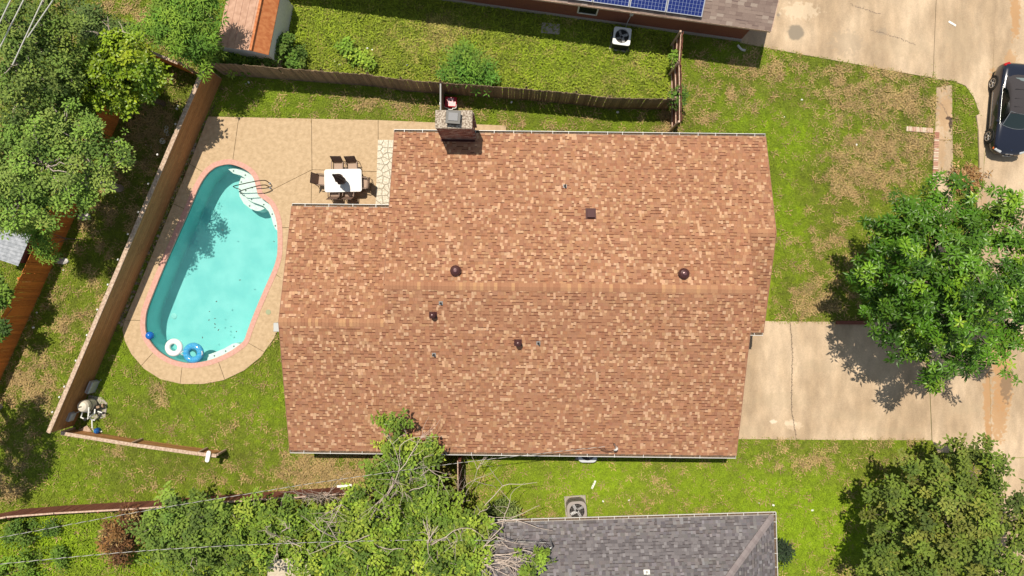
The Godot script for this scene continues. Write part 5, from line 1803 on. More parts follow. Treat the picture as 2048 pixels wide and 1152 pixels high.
# ------------------------------------------------------------------ patio
func rounded_rect(w: float, d: float, r: float, n := 6) -> PackedVector2Array:
	var p := PackedVector2Array()
	for c in [[1, 1, 0], [-1, 1, 1], [-1, -1, 2], [1, -1, 3]]:
		for i in n + 1:
			var a: float = (c[2] + float(i) / n) * PI / 2
			p.append(Vector2(c[0] * (w / 2 - r) + cos(a) * r, c[1] * (d / 2 - r) + sin(a) * r))
	return p
func make_patio() -> void:
	var floor_y := 0.085
	var tp := at(686, 361, 0.8)
	tp.y = floor_y
	var t := thing("patio_table", "rectangular patio table with rounded corners under a crinkled white cover", "table", tp, 0.02)
	var b := MB.new()
	b.prism(rounded_rect(1.82, 1.12, 0.12), 0.68, 0.72, true, 0.01)
	part("table_top", b, M["table_cover"], t)
	# creases of the cover: low folds of cloth
	b = MB.new()
	rng.seed = 51
	for i in 26:
		var a := Vector3(rng.randf_range(-0.8, 0.8), 0.717, rng.randf_range(-0.45, 0.45))
		var d := Vector3(a.x * 0.5 + rng.randfn() * 0.3, 0, a.z + rng.randfn() * 0.3).normalized()
		var e := a + d * rng.randf_range(0.15, 0.4)
		e.x = clampf(e.x, -0.85, 0.85)
		e.z = clampf(e.z, -0.5, 0.5)
		b.tube([a, a.lerp(e, 0.3), a.lerp(e, 0.7), e], [0.001, 0.008, 0.007, 0.001], 5)
	part("cover_folds", b, M["table_cover"], t)
	var legm := MB.new()
	legm.tube([Vector3(0, 0, 0), Vector3(0, 0.68, 0)], [0.025], 8)
	var lm := legm.mesh()
	for s in [[-0.78, -0.42], [0.78, -0.42], [-0.78, 0.42], [0.78, 0.42]]:
		inst("leg", lm, M["dark_bronze"], t, Transform3D(Basis(), Vector3(s[0], 0, s[1])))
	# closed umbrella
	var u := thing("patio_umbrella", "closed brown patio umbrella standing through the white table", "umbrella", Vector3(tp.x + 0.02, floor_y, tp.z + 0.04))
	b = MB.new()
	b.tube([Vector3(0, 0.03, 0), Vector3(0, 2.5, 0)], [0.022], 10)
	part("pole", b, M["dark_bronze"], u)
	b = MB.new()
	b.lathe([[0.24, 0.0], [0.24, 0.05], [0.06, 0.09], [0.04, 0.25], [0.0, 0.25]], Vector3.ZERO, 20)
	part("base", b, M["black_metal"], u)
	# folded canopy: eight deep pleats
	b = MB.new()
	var rows := [[2.46, 0.04], [2.3, 0.08], [2.0, 0.13], [1.7, 0.17], [1.45, 0.2], [1.25, 0.22], [1.05, 0.19], [0.92, 0.15]]
	var segs := 48
	for i in rows.size() - 1:
		for k in segs:
			var q := []
			for e in [[i, k], [i + 1, k], [i + 1, k + 1], [i, k + 1]]:
				var w: float = TAU * e[1] / segs
				var r: float = rows[e[0]][1] * (0.68 + 0.42 * absf(sin(w * 4.0))) * (1.0 + 0.12 * sin(w + e[0]))
				q.append(Vector3(cos(w) * r, rows[e[0]][0] - (0.1 * absf(cos(w * 4.0)) if e[0] == rows.size() - 1 else 0.0), sin(w) * r))
			b.face(q, (q[0] + q[2]) * Vector3(1, 0, 1))
	part("canopy", b, M["umbrella_cloth"], u)
	b = MB.new()
	b.lathe([[0.05, 2.44], [0.055, 2.5], [0.03, 2.56], [0.0, 2.58]], Vector3.ZERO, 12)
	part("finial", b, M["rubber"], u)
	b = MB.new()
	b.torus(Vector3(0, 1.5, 0), 0.2, 0.012, 24, 6, 2.0)
	part("tie_strap", b, M["taupe_sling"], u)
	# sling chairs
	var chair := thing("patio_chair", "", "chair")
	var mb := MB.new()
	for s in [-1.0, 1.0]:
		mb.tube(smooth_line([Vector3(s * 0.27, 0.0, 0.26), Vector3(s * 0.27, 0.58, 0.24), Vector3(s * 0.27, 0.63, 0.16), Vector3(s * 0.27, 0.62, -0.24), Vector3(s * 0.27, 0.5, -0.28), Vector3(s * 0.27, 0.0, -0.32)], 4), [0.016], 8)
		mb.tube([Vector3(s * 0.25, 0.41, 0.27), Vector3(s * 0.25, 0.38, -0.2), Vector3(s * 0.25, 1.0, -0.42)], [0.015], 8)
	mb.tube([Vector3(-0.25, 1.0, -0.42), Vector3(0.25, 1.0, -0.42)], [0.015], 8)
	mb.tube([Vector3(-0.25, 0.41, 0.27), Vector3(0.25, 0.41, 0.27)], [0.015], 8)
	mb.tube([Vector3(-0.26, 0.12, -0.31), Vector3(0.26, 0.12, -0.31)], [0.012], 8)
	part("frame", mb, M["dark_bronze"], chair)
	mb = MB.new()
	for s in [-1.0, 1.0]:
		mb.box(Vector3(s * 0.27, 0.642, -0.02), Vector3(0.05, 0.02, 0.4), Basis(), 0.008)
	part("armrest", mb, M["dark_bronze"], chair)
	mb = MB.new()
	mb.box(Vector3(0, 0.4, 0.03), Vector3(0.47, 0.02, 0.48), Basis(Vector3.RIGHT, -0.05), 0.006)
	mb.box(Vector3(0, 0.425, 0.04), Vector3(0.44, 0.045, 0.44), Basis(Vector3.RIGHT, -0.05), 0.018)
	part("seat", mb, M["beige_seat"], chair)
	mb = MB.new()
	mb.box(Vector3(0, 0.7, -0.315), Vector3(0.47, 0.6, 0.014), Basis(Vector3.RIGHT, -0.34), 0.005)
	part("backrest", mb, M["taupe_sling"], chair)
	var spots := [[679, 336, 0.0, "brown sling chair on the fence side of the white table, at the pool end"], [707, 336, 0.05, "brown sling chair on the fence side of the white table, at the house end"], [672, 386, PI, "brown sling chair on the gutter side of the white table, at the pool end"], [701, 386, PI - 0.04, "brown sling chair on the gutter side of the white table, at the house end"], [648, 362, PI / 2 - 0.1, "brown sling chair at the pool end of the white table"], [729, 368, -PI / 2 - 0.12, "brown sling chair at the house end of the white table"]]
	for i in spots.size():
		var c: Node3D = chair
		if i > 0:
			c = chair.duplicate()
			c.name = numbered("patio_chair")
			add_child(c)
		var p := at(spots[i][0], spots[i][1], 0.3)
		c.position = Vector3(p.x, floor_y, p.z)
		c.rotation.y = spots[i][2]
		tag(c, spots[i][3], "chair", "sling chairs around the white table")
	# red cooler on the grass by the gate
	t = thing("cooler", "red cooler box with a pale square on its lid and a white handle", "cooler", at(903, 209), -0.06)
	b = MB.new()
	b.box(Vector3(0, 0.2, 0), Vector3(0.56, 0.36, 0.46), Basis(), 0.04)
	part("body", b, flat("cooler_red", 0.5, 0.012, 0.04, 0.35), t)
	b = MB.new()
	b.box(Vector3(0, 0.42, -0.01), Vector3(0.58, 0.1, 0.5), Basis(), 0.035)
	var lid := part("lid", b, M["cooler_red"], t)
	b = MB.new()
	b.box(Vector3(0.0, 0.474, -0.04), Vector3(0.3, 0.008, 0.28))
	part("lid_label", b, flat("cooler_pink", 0.7, 0.42, 0.47, 0.5), lid)
	b = MB.new()
	b.lathe([[0.035, 0.478], [0.035, 0.482], [0.0, 0.482]], Vector3(0.01, 0, -0.05), 14)
	part("lid_emblem", b, flat("cooler_wine", 0.14, 0.01, 0.05, 0.5), lid)
	b = MB.new()
	b.tube(smooth_line([Vector3(-0.29, 0.4, 0.1), Vector3(-0.27, 0.44, 0.28), Vector3(-0.12, 0.45, 0.31), Vector3(-0.1, 0.45, 0.37), Vector3(0.1, 0.45, 0.37), Vector3(0.12, 0.45, 0.31), Vector3(0.27, 0.44, 0.28), Vector3(0.29, 0.4, 0.1)], 4), [0.018], 8)
	part("handle", b, M["white_plastic"], t)

# ------------------------------------------------------------------ pool gear
func make_pool_gear() -> void:
	var wy := -0.07
	var b := MB.new()
	b.torus(at(348, 695, 0.0) + Vector3(0, wy + 0.07, 0), 0.31, 0.14, 40, 14, 0.75)
	tag(part("ring_float", b, flat("float_white", 0.82, 0.81, 0.8, 0.3)), "plain white inflatable ring floating in the pool", "pool float")
	var t := thing("ring_float", "shiny patterned blue inflatable ring floating in the pool", "pool float", at(387, 706) + Vector3(0, wy + 0.08, 0))
	var im := Image.create(256, 128, false, Image.FORMAT_RGB8)
	rng.seed = 61
	for j in 128:
		for i in 256:
			var n := n_mid.get_noise_2d(i * 0.25, j * 0.25)
			var n2 := n_fine.get_noise_2d(i * 0.06, j * 0.1)
			var c := Color(0.01, 0.16, 0.5).lerp(Color(0.04, 0.45, 0.68), smoothstep(-0.15, 0.25, n))
			if n2 > 0.3 and absf(sin(j * 0.1)) > 0.3:
				c = Color(0.55, 0.78, 0.85)
			im.set_pixel(i, j, c.linear_to_srgb())
	var bm := StandardMaterial3D.new()
	bm.resource_name = "blue_print_vinyl"
	bm.albedo_texture = ImageTexture.create_from_image(im)
	bm.uv1_triplanar = true
	bm.uv1_scale = Vector3(1.4, 1.4, 1.4)
	bm.roughness = 0.12
	b = MB.new()
	b.torus(Vector3.ZERO, 0.35, 0.17, 44, 16, 0.8)
	part("tube", b, bm, t)
	for s in [-1.0, 1.0]:
		b = MB.new()
		b.tube(smooth_line([Vector3(s * 0.46, 0.08, -0.1), Vector3(s * 0.52, 0.17, -0.04), Vector3(s * 0.52, 0.17, 0.04), Vector3(s * 0.46, 0.08, 0.1)], 4), [0.02], 8)
		part("handle", b, M["white_plastic"], t)
	b = MB.new()
	b.ball(at(301, 671) + Vector3(0, wy + 0.13, 0), 0.2, 28)
	tag(part("beach_ball", b, flat("ball_blue", 0.01, 0.13, 0.5, 0.15)), "glossy blue ball floating against the pool wall", "ball")
	# sand filter
	var y := 0.0
	var pad := MB.new()
	pad.prism(plan([178, 790, 204, 794, 216, 806, 212, 834, 190, 840, 176, 822]), 0.0, 0.06)
	structure(part("equipment_pad", pad, M["mortar"]))
	var fp := at(187, 807)
	t = thing("sand_filter", "beige dome topped pool filter tank by the long brown fence", "pool filter", Vector3(fp.x, 0.06, fp.z))
	b = MB.new()
	b.lathe([[0.22, 0.0], [0.24, 0.05], [0.29, 0.12], [0.3, 0.3], [0.3, 0.62], [0.285, 0.72], [0.22, 0.82], [0.1, 0.88], [0.0, 0.89]], Vector3.ZERO, 28)
	part("tank", b, M["cream_tank"], t)
	b = MB.new()
	b.torus(Vector3(0, 0.5, 0), 0.3, 0.018, 28, 8)
	part("clamp_band", b, M["rubber"], t)
	b = MB.new()
	b.box(Vector3(-0.03, 0.895, 0.0), Vector3(0.15, 0.02, 0.05), Basis(Vector3.UP, 0.2), 0.006)
	part("valve_cap", b, M["rubber"], t)
	# pump and pipes
	var pp := at(194, 822)
	t = thing("pool_pump", "dark pool pump tangled in white plastic pipes", "pump", Vector3(pp.x, 0.06, pp.z))
	b = MB.new()
	b.tube([Vector3(0.42, 0.2, -0.3), Vector3(0.12, 0.2, -0.22)], [0.11], 16)
	b.lathe([[0.11, 0.0], [0.12, 0.28], [0.0, 0.3]], Vector3(0.0, 0.02, -0.2), 16)
	part("motor", b, M["black_metal"], t)
	b = MB.new()
	b.tube([Vector3(0.44, 0.2, -0.31), Vector3(0.52, 0.2, -0.33)], [0.1], 16)
	b.box(Vector3(0.3, 0.33, -0.27), Vector3(0.16, 0.06, 0.12), Basis(Vector3.UP, 0.2), 0.01)
	part("motor_cap", b, flat("motor_tan", 0.3, 0.2, 0.13, 0.6), t)
	var pipes := [
		[Vector3(-0.05, 0.7, -0.36), Vector3(0.1, 0.7, -0.3), Vector3(0.06, 0.68, 0.1), Vector3(0.0, 0.6, 0.2)],
		[Vector3(-0.35, 0.5, -0.1), Vector3(0.0, 0.5, -0.05), Vector3(0.05, 0.5, 0.05)],
		[Vector3(-0.35, 0.5, -0.1), Vector3(-0.42, 0.5, 0.2), Vector3(-0.2, 0.45, 0.34)],
		[Vector3(-0.2, 0.45, 0.34), Vector3(0.0, 0.5, 0.2), Vector3(0.2, 0.42, 0.0), Vector3(0.2, 0.4, -0.15)],
		[Vector3(0.02, 0.35, 0.35), Vector3(0.0, 0.3, 0.75), Vector3(-0.02, 0.1, 1.0), Vector3(0.12, 0.07, 1.02), Vector3(0.3, 0.05, 1.0)],
		[Vector3(0.0, 0.5, 0.2), Vector3(0.02, 0.35, 0.35), Vector3(0.1, 0.3, 0.38)],
		[Vector3(0.3, 0.35, -0.06), Vector3(0.5, 0.3, 0.02)],
	]
	for e in pipes:
		b = MB.new()
		for i in e.size() - 1:
			b.tube([e[i], e[i + 1]], [0.034], 10)
			b.ball(e[i + 1], 0.042, 10)
		part("pipe", b, M["pvc"], t)
	b = MB.new()
	b.lathe([[0.08, 0.0], [0.08, 0.1], [0.03, 0.12], [0.0, 0.12]], Vector3(-0.2, 0.45, 0.3), 12)
	b.lathe([[0.06, 0.0], [0.06, 0.08], [0.0, 0.09]], Vector3(0.12, 0.6, 0.0), 12)
	b.tube([Vector3(0.5, 0.3, 0.02), Vector3(0.58, 0.3, 0.05)], [0.05], 10)
	part("valve", b, M["rubber"], t)
	# blue canister
	var cp := at(199, 860)
	t = thing("chlorine_canister", "small blue round canister on the ground beside the filter pipes", "canister", Vector3(cp.x, 0, cp.z))
	b = MB.new()
	b.lathe([[0.12, 0.0], [0.14, 0.03], [0.14, 0.24], [0.1, 0.3], [0.0, 0.31]], Vector3.ZERO, 20)
	part("body", b, flat("canister_blue", 0.006, 0.07, 0.27, 0.3), t)
	b = MB.new()
	b.lathe([[0.07, 0.3], [0.07, 0.34], [0.0, 0.345]], Vector3.ZERO, 14)
	b.box(Vector3(0, 0.35, 0), Vector3(0.14, 0.02, 0.03), Basis(Vector3.UP, 0.6))
	part("cap", b, flat("canister_cap", 0.02, 0.14, 0.4, 0.3), t)
	# boxes on the long fence
	var fd := (at(144, 855) - at(444, 160)).normalized()
	var ang := atan2(fd.x, fd.z)
	for e in [[178, 775, 0.4, Vector3(0.2, 0.55, 0.62), "flat grey panel box standing between filter and long brown fence"], [135, 835, 0.85, Vector3(0.2, 0.36, 0.42), "small grey timer box on the long brown fence near its corner"]]:
		var p := at(e[0], e[1], e[2] + 0.15)
		t = thing("wall_box", e[4], "electrical box", Vector3(p.x, e[2] - 0.1, p.z), ang)
		b = MB.new()
		b.box(Vector3.ZERO, e[3], Basis(), 0.015)
		part("cabinet", b, M["grey_box"], t)
		b = MB.new()
		b.box(Vector3(0.02, e[3].y * 0.5 + 0.006, 0), Vector3(e[3].x * 0.5, 0.02, e[3].z + 0.02), Basis(), 0.004)
		part("lid_flange", b, M["galvanised"], t)
		b = MB.new()
		b.tube(smooth_line([Vector3(0.02, -e[3].y * 0.4, -e[3].z * 0.3), Vector3(0.06, -e[3].y, -e[3].z * 0.5), Vector3(0.12, -e[2] + 0.15, -e[3].z * 0.6)], 4), [0.02], 8)
		part("conduit", b, M["pvc"], t)
	b = MB.new()
	b.box(Vector3.ZERO, Vector3(0.62, 0.04, 0.34), Basis(), 0.008)
	tag(inst("step_board", b.mesh(), M["fence_cap"], self, Transform3D(Basis(Vector3.UP, 0.5) * Basis(Vector3.RIGHT, 0.25), at(165, 863, 0.2) + Vector3(0, -0.1, 0))), "pale offcut board leaning against the short board fence", "board")
	# plastic crate lid hung over the short fence
	b = MB.new()
	b.prism(rounded_rect(0.2, 0.56, 0.09), -0.03, 0.03, true, 0.01)
	tag(inst("float_board", b.mesh(), M["white_plastic"], self, Transform3D(Basis(Vector3.UP, -0.2), at(416, 913, 1.12))), "white rounded plastic board lying across the short fence cap", "board")

# ------------------------------------------------------------------ air conditioners
func condenser(label: String, p: Vector3, turn: float, size: float, h: float, top_c: Color, side_c: Color, corner: float) -> Node3D:
	var t := thing("air_conditioner", label, "air conditioner", p, turn, "outdoor air conditioner units")
	var tm := flat("ac_top_%d" % int(p.x * 10), top_c.r, top_c.g, top_c.b, 0.45)
	var smat := flat("ac_side_%d" % int(p.x * 10), side_c.r, side_c.g, side_c.b, 0.5)
	var ring := rounded_rect(size, size, corner, 5)
	var inn := rounded_rect(size - 0.06, size - 0.06, corner - 0.02, 5)
	var b := MB.new()
	b.box(Vector3(0, 0.03, 0), Vector3(size + 0.12, 0.08, size + 0.12), Basis(), 0.01)
	part("pad", b, M["mortar"], t)
	b = MB.new()
	b.prism(inn, 0.07, h - 0.1)
	part("coil", b, M["black_metal"], t)
	b = MB.new()
	var n := ring.size()
	for i in n:
		var a := ring[i]
		var e := ring[(i + 1) % n]
		var steps := maxi(1, int(a.distance_to(e) / 0.045))
		for k in steps:
			var q := a.lerp(e, (k + 0.5) / steps)
			b.box(Vector3(q.x, (h - 0.03) * 0.5, q.y) * Vector3(0.985, 1, 0.985) + Vector3(0, 0.03, 0), Vector3(0.016, h - 0.12, 0.016), Basis(Vector3.UP, -atan2(q.y, q.x)))
	for y in [0.12, h * 0.4, h * 0.7, h - 0.06]:
		for i in n:
			var a := ring[i]
			var e := ring[(i + 1) % n]
			var d := e - a
			if d.length() > 0.001:
				b.box(Vector3((a.x + e.x) * 0.5, y, (a.y + e.y) * 0.5), Vector3(d.length() + 0.004, 0.014, 0.014), Basis(Vector3.UP, -atan2(d.y, d.x)))
	part("louvre", b, smat, t)
	# top panel: a square with a round opening
	b = MB.new()
	var hole := PackedVector2Array()
	var r := size * 0.39
	for k in 32:
		hole.append(Vector2(cos(TAU * k / 32), sin(TAU * k / 32)) * r)
	for q in with_hole(ring, hole):
		b.prism(q, h - 0.07, h, true)
	part("top_panel", b, tm, t)
	b = MB.new()
	for k in 4:
		var w := TAU * k / 4 + 0.4
		var bs := Basis(Vector3.UP, w) * Basis(Vector3.RIGHT, 0.4)
		b.box(Vector3(cos(w), 0, -sin(w)) * r * 0.5 + Vector3(0, h - 0.09, 0), Vector3(r * 0.85, 0.012, r * 0.5), bs)
	part("fan_blade", b, flat("fan_grey", 0.42, 0.42, 0.44, 0.5), t)
	b = MB.new()
	b.lathe([[r * 0.26, h - 0.22], [r * 0.26, h - 0.1], [r * 0.12, h - 0.06], [0.0, h - 0.06]], Vector3.ZERO, 16)
	part("motor", b, M["black_metal"], t)
	b = MB.new()
	for k in 4:
		b.torus(Vector3(0, h + 0.005, 0), r * (0.3 + 0.23 * k), 0.006, 32, 5)
	for k in 12:
		var w := TAU * k / 12
		b.tube([Vector3(cos(w) * r * 0.22, h + 0.01, sin(w) * r * 0.22), Vector3(cos(w) * r, h, sin(w) * r)], [0.005], 5)
	part("fan_guard", b, smat, t)
	return t
func make_condensers() -> void:
	var p := at(1239, 84)
	condenser("air conditioner with a white top and black sides beside the brick wall", p, -0.13, 0.86, 0.75, Color(0.68, 0.69, 0.7), Color(0.03, 0.03, 0.032), 0.1)
	p = at(1172, 899)
	condenser("pale air conditioner half hidden under the tan roof gutter", p, -0.01, 0.92, 0.7, Color(0.52, 0.54, 0.57), Color(0.06, 0.06, 0.065), 0.22)
	p = at(1151, 1012)
	condenser("beige grey air conditioner with slatted sides by the grey roof gutter", p, 0.08, 0.95, 0.75, Color(0.34, 0.3, 0.285), Color(0.2, 0.17, 0.15), 0.3)

# ------------------------------------------------------------------ car
func grid(b: MB, rings: Array) -> void:
	# rings of equal length joined with smooth normals
	var R := rings.size()
	var C: int = rings[0].size()
	var nor := []
	var mid := Vector3()
	for r in rings:
		for q in r:
			mid += q / (R * C)
	for i in R:
		var row := []
		for j in C:
			var du: Vector3 = rings[mini(i + 1, R - 1)][j] - rings[maxi(i - 1, 0)][j]
			var dv: Vector3 = rings[i][mini(j + 1, C - 1)] - rings[i][maxi(j - 1, 0)]
			var m := du.cross(dv).normalized()
			row.append(m)
		nor.append(row)
	var s: Vector3 = nor[R / 2][C / 2]
	var flip := -1.0 if s.dot(rings[R / 2][C / 2] - mid) < 0.0 else 1.0
	for i in R - 1:
		for j in C - 1:
			b.quadn(rings[i][j], rings[i][j + 1], rings[i + 1][j + 1], rings[i + 1][j], nor[i][j] * flip, nor[i][j + 1] * flip, nor[i + 1][j + 1] * flip, nor[i + 1][j] * flip)
func make_car() -> void:
	var c := thing("parked_car", "dark navy convertible with a black cloth roof parked at the kerb", "car", Vector3(24.55, 0.012, -8.75), -0.085)
	var paint := flat("navy_paint", 0.008, 0.01, 0.026, 0.25, 0.2)
	paint.clearcoat_enabled = true
	paint.clearcoat = 1.0
	paint.clearcoat_roughness = 0.03
	var st := [[-2.24, 0.5, 0.66, 0.62, 0.42], [-2.2, 0.66, 0.8, 0.7, 0.36], [-2.08, 0.78, 0.93, 0.8, 0.3], [-1.8, 0.845, 1.0, 0.86, 0.24], [-1.3, 0.875, 1.0, 0.88, 0.2], [-0.5, 0.875, 0.97, 0.87, 0.19], [0.4, 0.87, 0.96, 0.86, 0.19], [0.95, 0.87, 0.955, 0.85, 0.2], [1.4, 0.86, 0.9, 0.8, 0.21], [1.75, 0.83, 0.83, 0.74, 0.23], [2.0, 0.76, 0.76, 0.67, 0.27], [2.14, 0.66, 0.68, 0.6, 0.3], [2.22, 0.48, 0.58, 0.52, 0.36]]
	var rings := []
	for s in st:
		var h := [[0.0, s[4]], [s[1] * 0.86, s[4]], [s[1] * 0.97, s[4] + 0.06], [s[1], s[4] + 0.16], [s[1] * 1.012, (s[4] + s[3]) * 0.5], [s[1] * 1.0, s[3] - 0.08], [s[1] * 0.965, s[3]], [s[1] * 0.88, lerpf(s[3], s[2], 0.72)], [s[1] * 0.72, s[2] - 0.008], [s[1] * 0.4, s[2] + 0.012], [0.0, s[2] + 0.02]]
		var ring := []
		for q in h:
			ring.append(Vector3(q[0], q[1], s[0]))
		for k in range(h.size() - 2, -1, -1):
			ring.append(Vector3(-h[k][0], h[k][1], s[0]))
		rings.append(ring)
	var b := MB.new()
	grid(b, rings)
	for e in [0, rings.size() - 1]:
		b.face(rings[e], Vector3(0, 0, -1 if e == 0 else 1))
	part("body", b, paint, c)
	# cloth roof
	var cloth := grain("roof_cloth", Color(0.03, 0.026, 0.03), Color(0.05, 0.044, 0.05), Vector3(6, 6, 6), 0.9, 71)
	var rr := []
	for s in [[-1.62, 0.62, 0.99, 0.99], [-1.4, 0.68, 1.06, 0.98], [-1.05, 0.7, 1.26, 0.98], [-0.65, 0.69, 1.36, 1.1], [-0.1, 0.67, 1.39, 1.22], [0.3, 0.645, 1.365, 1.24], [0.42, 0.635, 1.34, 1.25]]:
		var ring := []
		for q in [[s[1], s[3]], [s[1] * 0.97, lerpf(s[3], s[2], 0.5)], [s[1] * 0.86, s[2] - 0.05], [s[1] * 0.6, s[2] - 0.008], [s[1] * 0.3, s[2] + 0.008], [0.0, s[2] + 0.012]]:
			ring.append(Vector3(q[0], q[1], s[0]))
		for k in range(4, -1, -1):
			ring.append(Vector3(-ring[k].x, ring[k].y, s[0]))
		rr.append(ring)
	b = MB.new()
	grid(b, rr)
	var rf := part("cloth_roof", b, cloth, c)
	b = MB.new()
	for z in [-0.75, -0.3, 0.1]:
		b.box(Vector3(0, 1.385 if z > -0.5 else 1.365, z), Vector3(1.0, 0.012, 0.03), Basis(), 0.004)
	part("roof_bow", b, cloth, rf)
	# rear window and windscreen
	var glass := flat("car_glass", 0.02, 0.032, 0.036, 0.05)
	b = MB.new()
	var rw := []
	for i in 4:
		var f := i / 3.0
		var row := []
		for j in 7:
			var x := (j - 3) / 3.0
			row.append(Vector3(x * lerpf(0.44, 0.36, f), lerpf(1.075, 1.25, f) - x * x * 0.03 + 0.008, lerpf(-1.4, -1.06, f) + 0.02 * x * x))
		rw.append(row)
	grid(b, rw)
	part("rear_window", b, flat("rear_glass", 0.16, 0.2, 0.21, 0.1), c)
	b = MB.new()
	var ws := []
	for i in 5:
		var f := i / 4.0
		var row := []
		for j in 9:
			var x := (j - 4) / 4.0
			row.append(Vector3(x * lerpf(0.6, 0.7, f), lerpf(1.335, 0.975, f) - x * x * 0.02, lerpf(0.43, 1.06, f) - x * x * 0.16 * lerpf(0.6, 1.0, f)))
		ws.append(row)
	grid(b, ws)
	part("windscreen", b, glass, c)
	b = MB.new()
	for e in [[ws[0], 0.013], [ws[4], 0.012]]:
		b.tube(e[0], [e[1]], 6)
	for j in [0, 8]:
		b.tube([ws[0][j], ws[1][j], ws[2][j], ws[3][j], ws[4][j]], [0.02], 6)
	part("windscreen_frame", b, flat("bright_trim", 0.55, 0.55, 0.56, 0.25, 0.9), c)
	# cowl fill behind the screen, side windows
	b = MB.new()
	for s in [-1.0, 1.0]:
		var p := [Vector3(s * 0.79, 0.925, 0.86), Vector3(s * 0.74, 0.94, 0.8), Vector3(s * 0.645, 1.27, 0.35), Vector3(s * 0.665, 1.26, -0.3), Vector3(s * 0.69, 1.13, -0.75), Vector3(s * 0.8, 0.93, -0.95)]
		b.face(p, Vector3(s, 0.3, 0))
	part("side_window", b, glass, c)
	b = MB.new()
	for s in [-1.0, 1.0]:
		b.tube([Vector3(s * 0.805, 0.925, 0.86), Vector3(s * 0.815, 0.93, -0.2), Vector3(s * 0.81, 0.935, -0.98), Vector3(s * 0.7, 0.99, -1.45)], [0.012], 6)
		b.box(Vector3(s * 0.885, 0.4, 0.0), Vector3(0.012, 0.03, 1.7), Basis(), 0.004)
	part("window_trim", b, M["bright_trim"], c)
	# wheels
	var rim := flat("alloy", 0.5, 0.5, 0.51, 0.3, 0.8)
	for z in [1.32, -1.32]:
		for s in [-1.0, 1.0]:
			var w := MB.new()
			var lay := Basis(Vector3(0, 0, 1), -s * PI / 2)
			var ctr := Vector3(s * 0.79, 0.32, z)
			w.lathe([[0.2, -0.1], [0.3, -0.1], [0.325, -0.07], [0.325, 0.07], [0.3, 0.105], [0.225, 0.11], [0.22, 0.06]], ctr, 28, lay)
			var wh := part("wheel", w, M["rubber"], c)
			var q := MB.new()
			q.lathe([[0.228, 0.09], [0.225, 0.108], [0.2, 0.1], [0.19, 0.05]], ctr, 28, lay)
			for k in 5:
				var a := TAU * k / 5 + 0.3
				for g in [-0.12, 0.12]:
					q.tube([ctr + Vector3(s * 0.09, cos(a) * 0.04, sin(a) * 0.04), ctr + Vector3(s * 0.095, cos(a + g) * 0.2, sin(a + g) * 0.2)], [0.018, 0.014], 6)
			q.lathe([[0.05, 0.1], [0.045, 0.115], [0.0, 0.118]], ctr, 14, lay)
			part("rim", q, rim, wh)
			q = MB.new()
			q.lathe([[0.2, 0.03], [0.0, 0.03]], ctr, 20, lay)
			part("brake_disc", q, M["black_metal"], wh)
			q = MB.new()
			var arc := []
			for k in 13:
				var a := PI * k / 12.0
				arc.append(Vector3(s * 0.868, 0.32 + sin(a) * 0.355, z + cos(a) * 0.355))
			q.tube(arc, [0.03], 6)
			part("wheel_arch", q, M["rubber"], c)
	# lamps, grille, plate, mirrors, handles
	var lampm := flat("lamp_glass", 0.5, 0.52, 0.54, 0.1)
	var red := flat("tail_lamp_red", 0.4, 0.01, 0.012, 0.2)
	var amber := flat("amber_lamp", 0.55, 0.12, 0.02, 0.25)
	for s in [-1.0, 1.0]:
		b = MB.new()
		b.box(Vector3(s * 0.6, 0.66, 2.07), Vector3(0.34, 0.1, 0.12), Basis(Vector3.UP, s * 0.45) * Basis(Vector3.RIGHT, 0.55), 0.025)
		part("headlight", b, lampm, c)
		b = MB.new()
		b.box(Vector3(s * 0.775, 0.6, 1.93), Vector3(0.05, 0.07, 0.16), Basis(Vector3.UP, s * 0.3), 0.012)
		part("indicator", b, amber, c)
		b = MB.new()
		b.box(Vector3(s * 0.63, 0.83, -2.1), Vector3(0.3, 0.12, 0.14), Basis(Vector3.UP, -s * 0.4) * Basis(Vector3.RIGHT, -0.4), 0.02)
		part("tail_light", b, red, c)
		b = MB.new()
		b.box(Vector3(s * 0.94, 0.95, 0.72), Vector3(0.18, 0.11, 0.1), Basis(Vector3.UP, s * 0.2), 0.03)
		b.tube([Vector3(s * 0.8, 0.9, 0.74), Vector3(s * 0.9, 0.94, 0.72)], [0.025], 6)
		part("mirror", b, paint, c)
		b = MB.new()
		b.box(Vector3(s * 0.885, 0.74, -0.2), Vector3(0.025, 0.03, 0.2), Basis(), 0.008)
		part("door_handle", b, paint, c)
		b = MB.new()
		b.box(Vector3(s * 0.1, 0.585, 2.19), Vector3(0.17, 0.13, 0.06), Basis(Vector3.RIGHT, 0.3), 0.02)
		part("grille", b, M["bright_trim"], c)
	b = MB.new()
	b.box(Vector3(0, 0.42, 2.25), Vector3(0.4, 0.11, 0.015), Basis(Vector3.RIGHT, 0.25))
	part("number_plate", b, M["white_plastic"], c)
	b = MB.new()
	b.lathe([[0.043, 0.0], [0.043, 0.006], [0.0, 0.008]], Vector3(0, 0.765, 2.0), 18, Basis(Vector3.RIGHT, 0.35))
	var bd := part("bonnet_badge", b, flat("badge_white", 0.7, 0.7, 0.72, 0.3), c)
	b = MB.new()
	for k in 2:
		var p := PackedVector2Array([Vector2.ZERO])
		for i in 7:
			var a := PI * k + (PI / 2) * i / 6.0
			p.append(Vector2(cos(a), sin(a)) * 0.03)
		b.xf = Transform3D(Basis(Vector3.RIGHT, 0.35), Vector3(0, 0.765, 2.0))
		b.prism(p, 0.007, 0.01)
	part("badge_quarters", b, flat("badge_blue", 0.02, 0.09, 0.4, 0.3), bd)

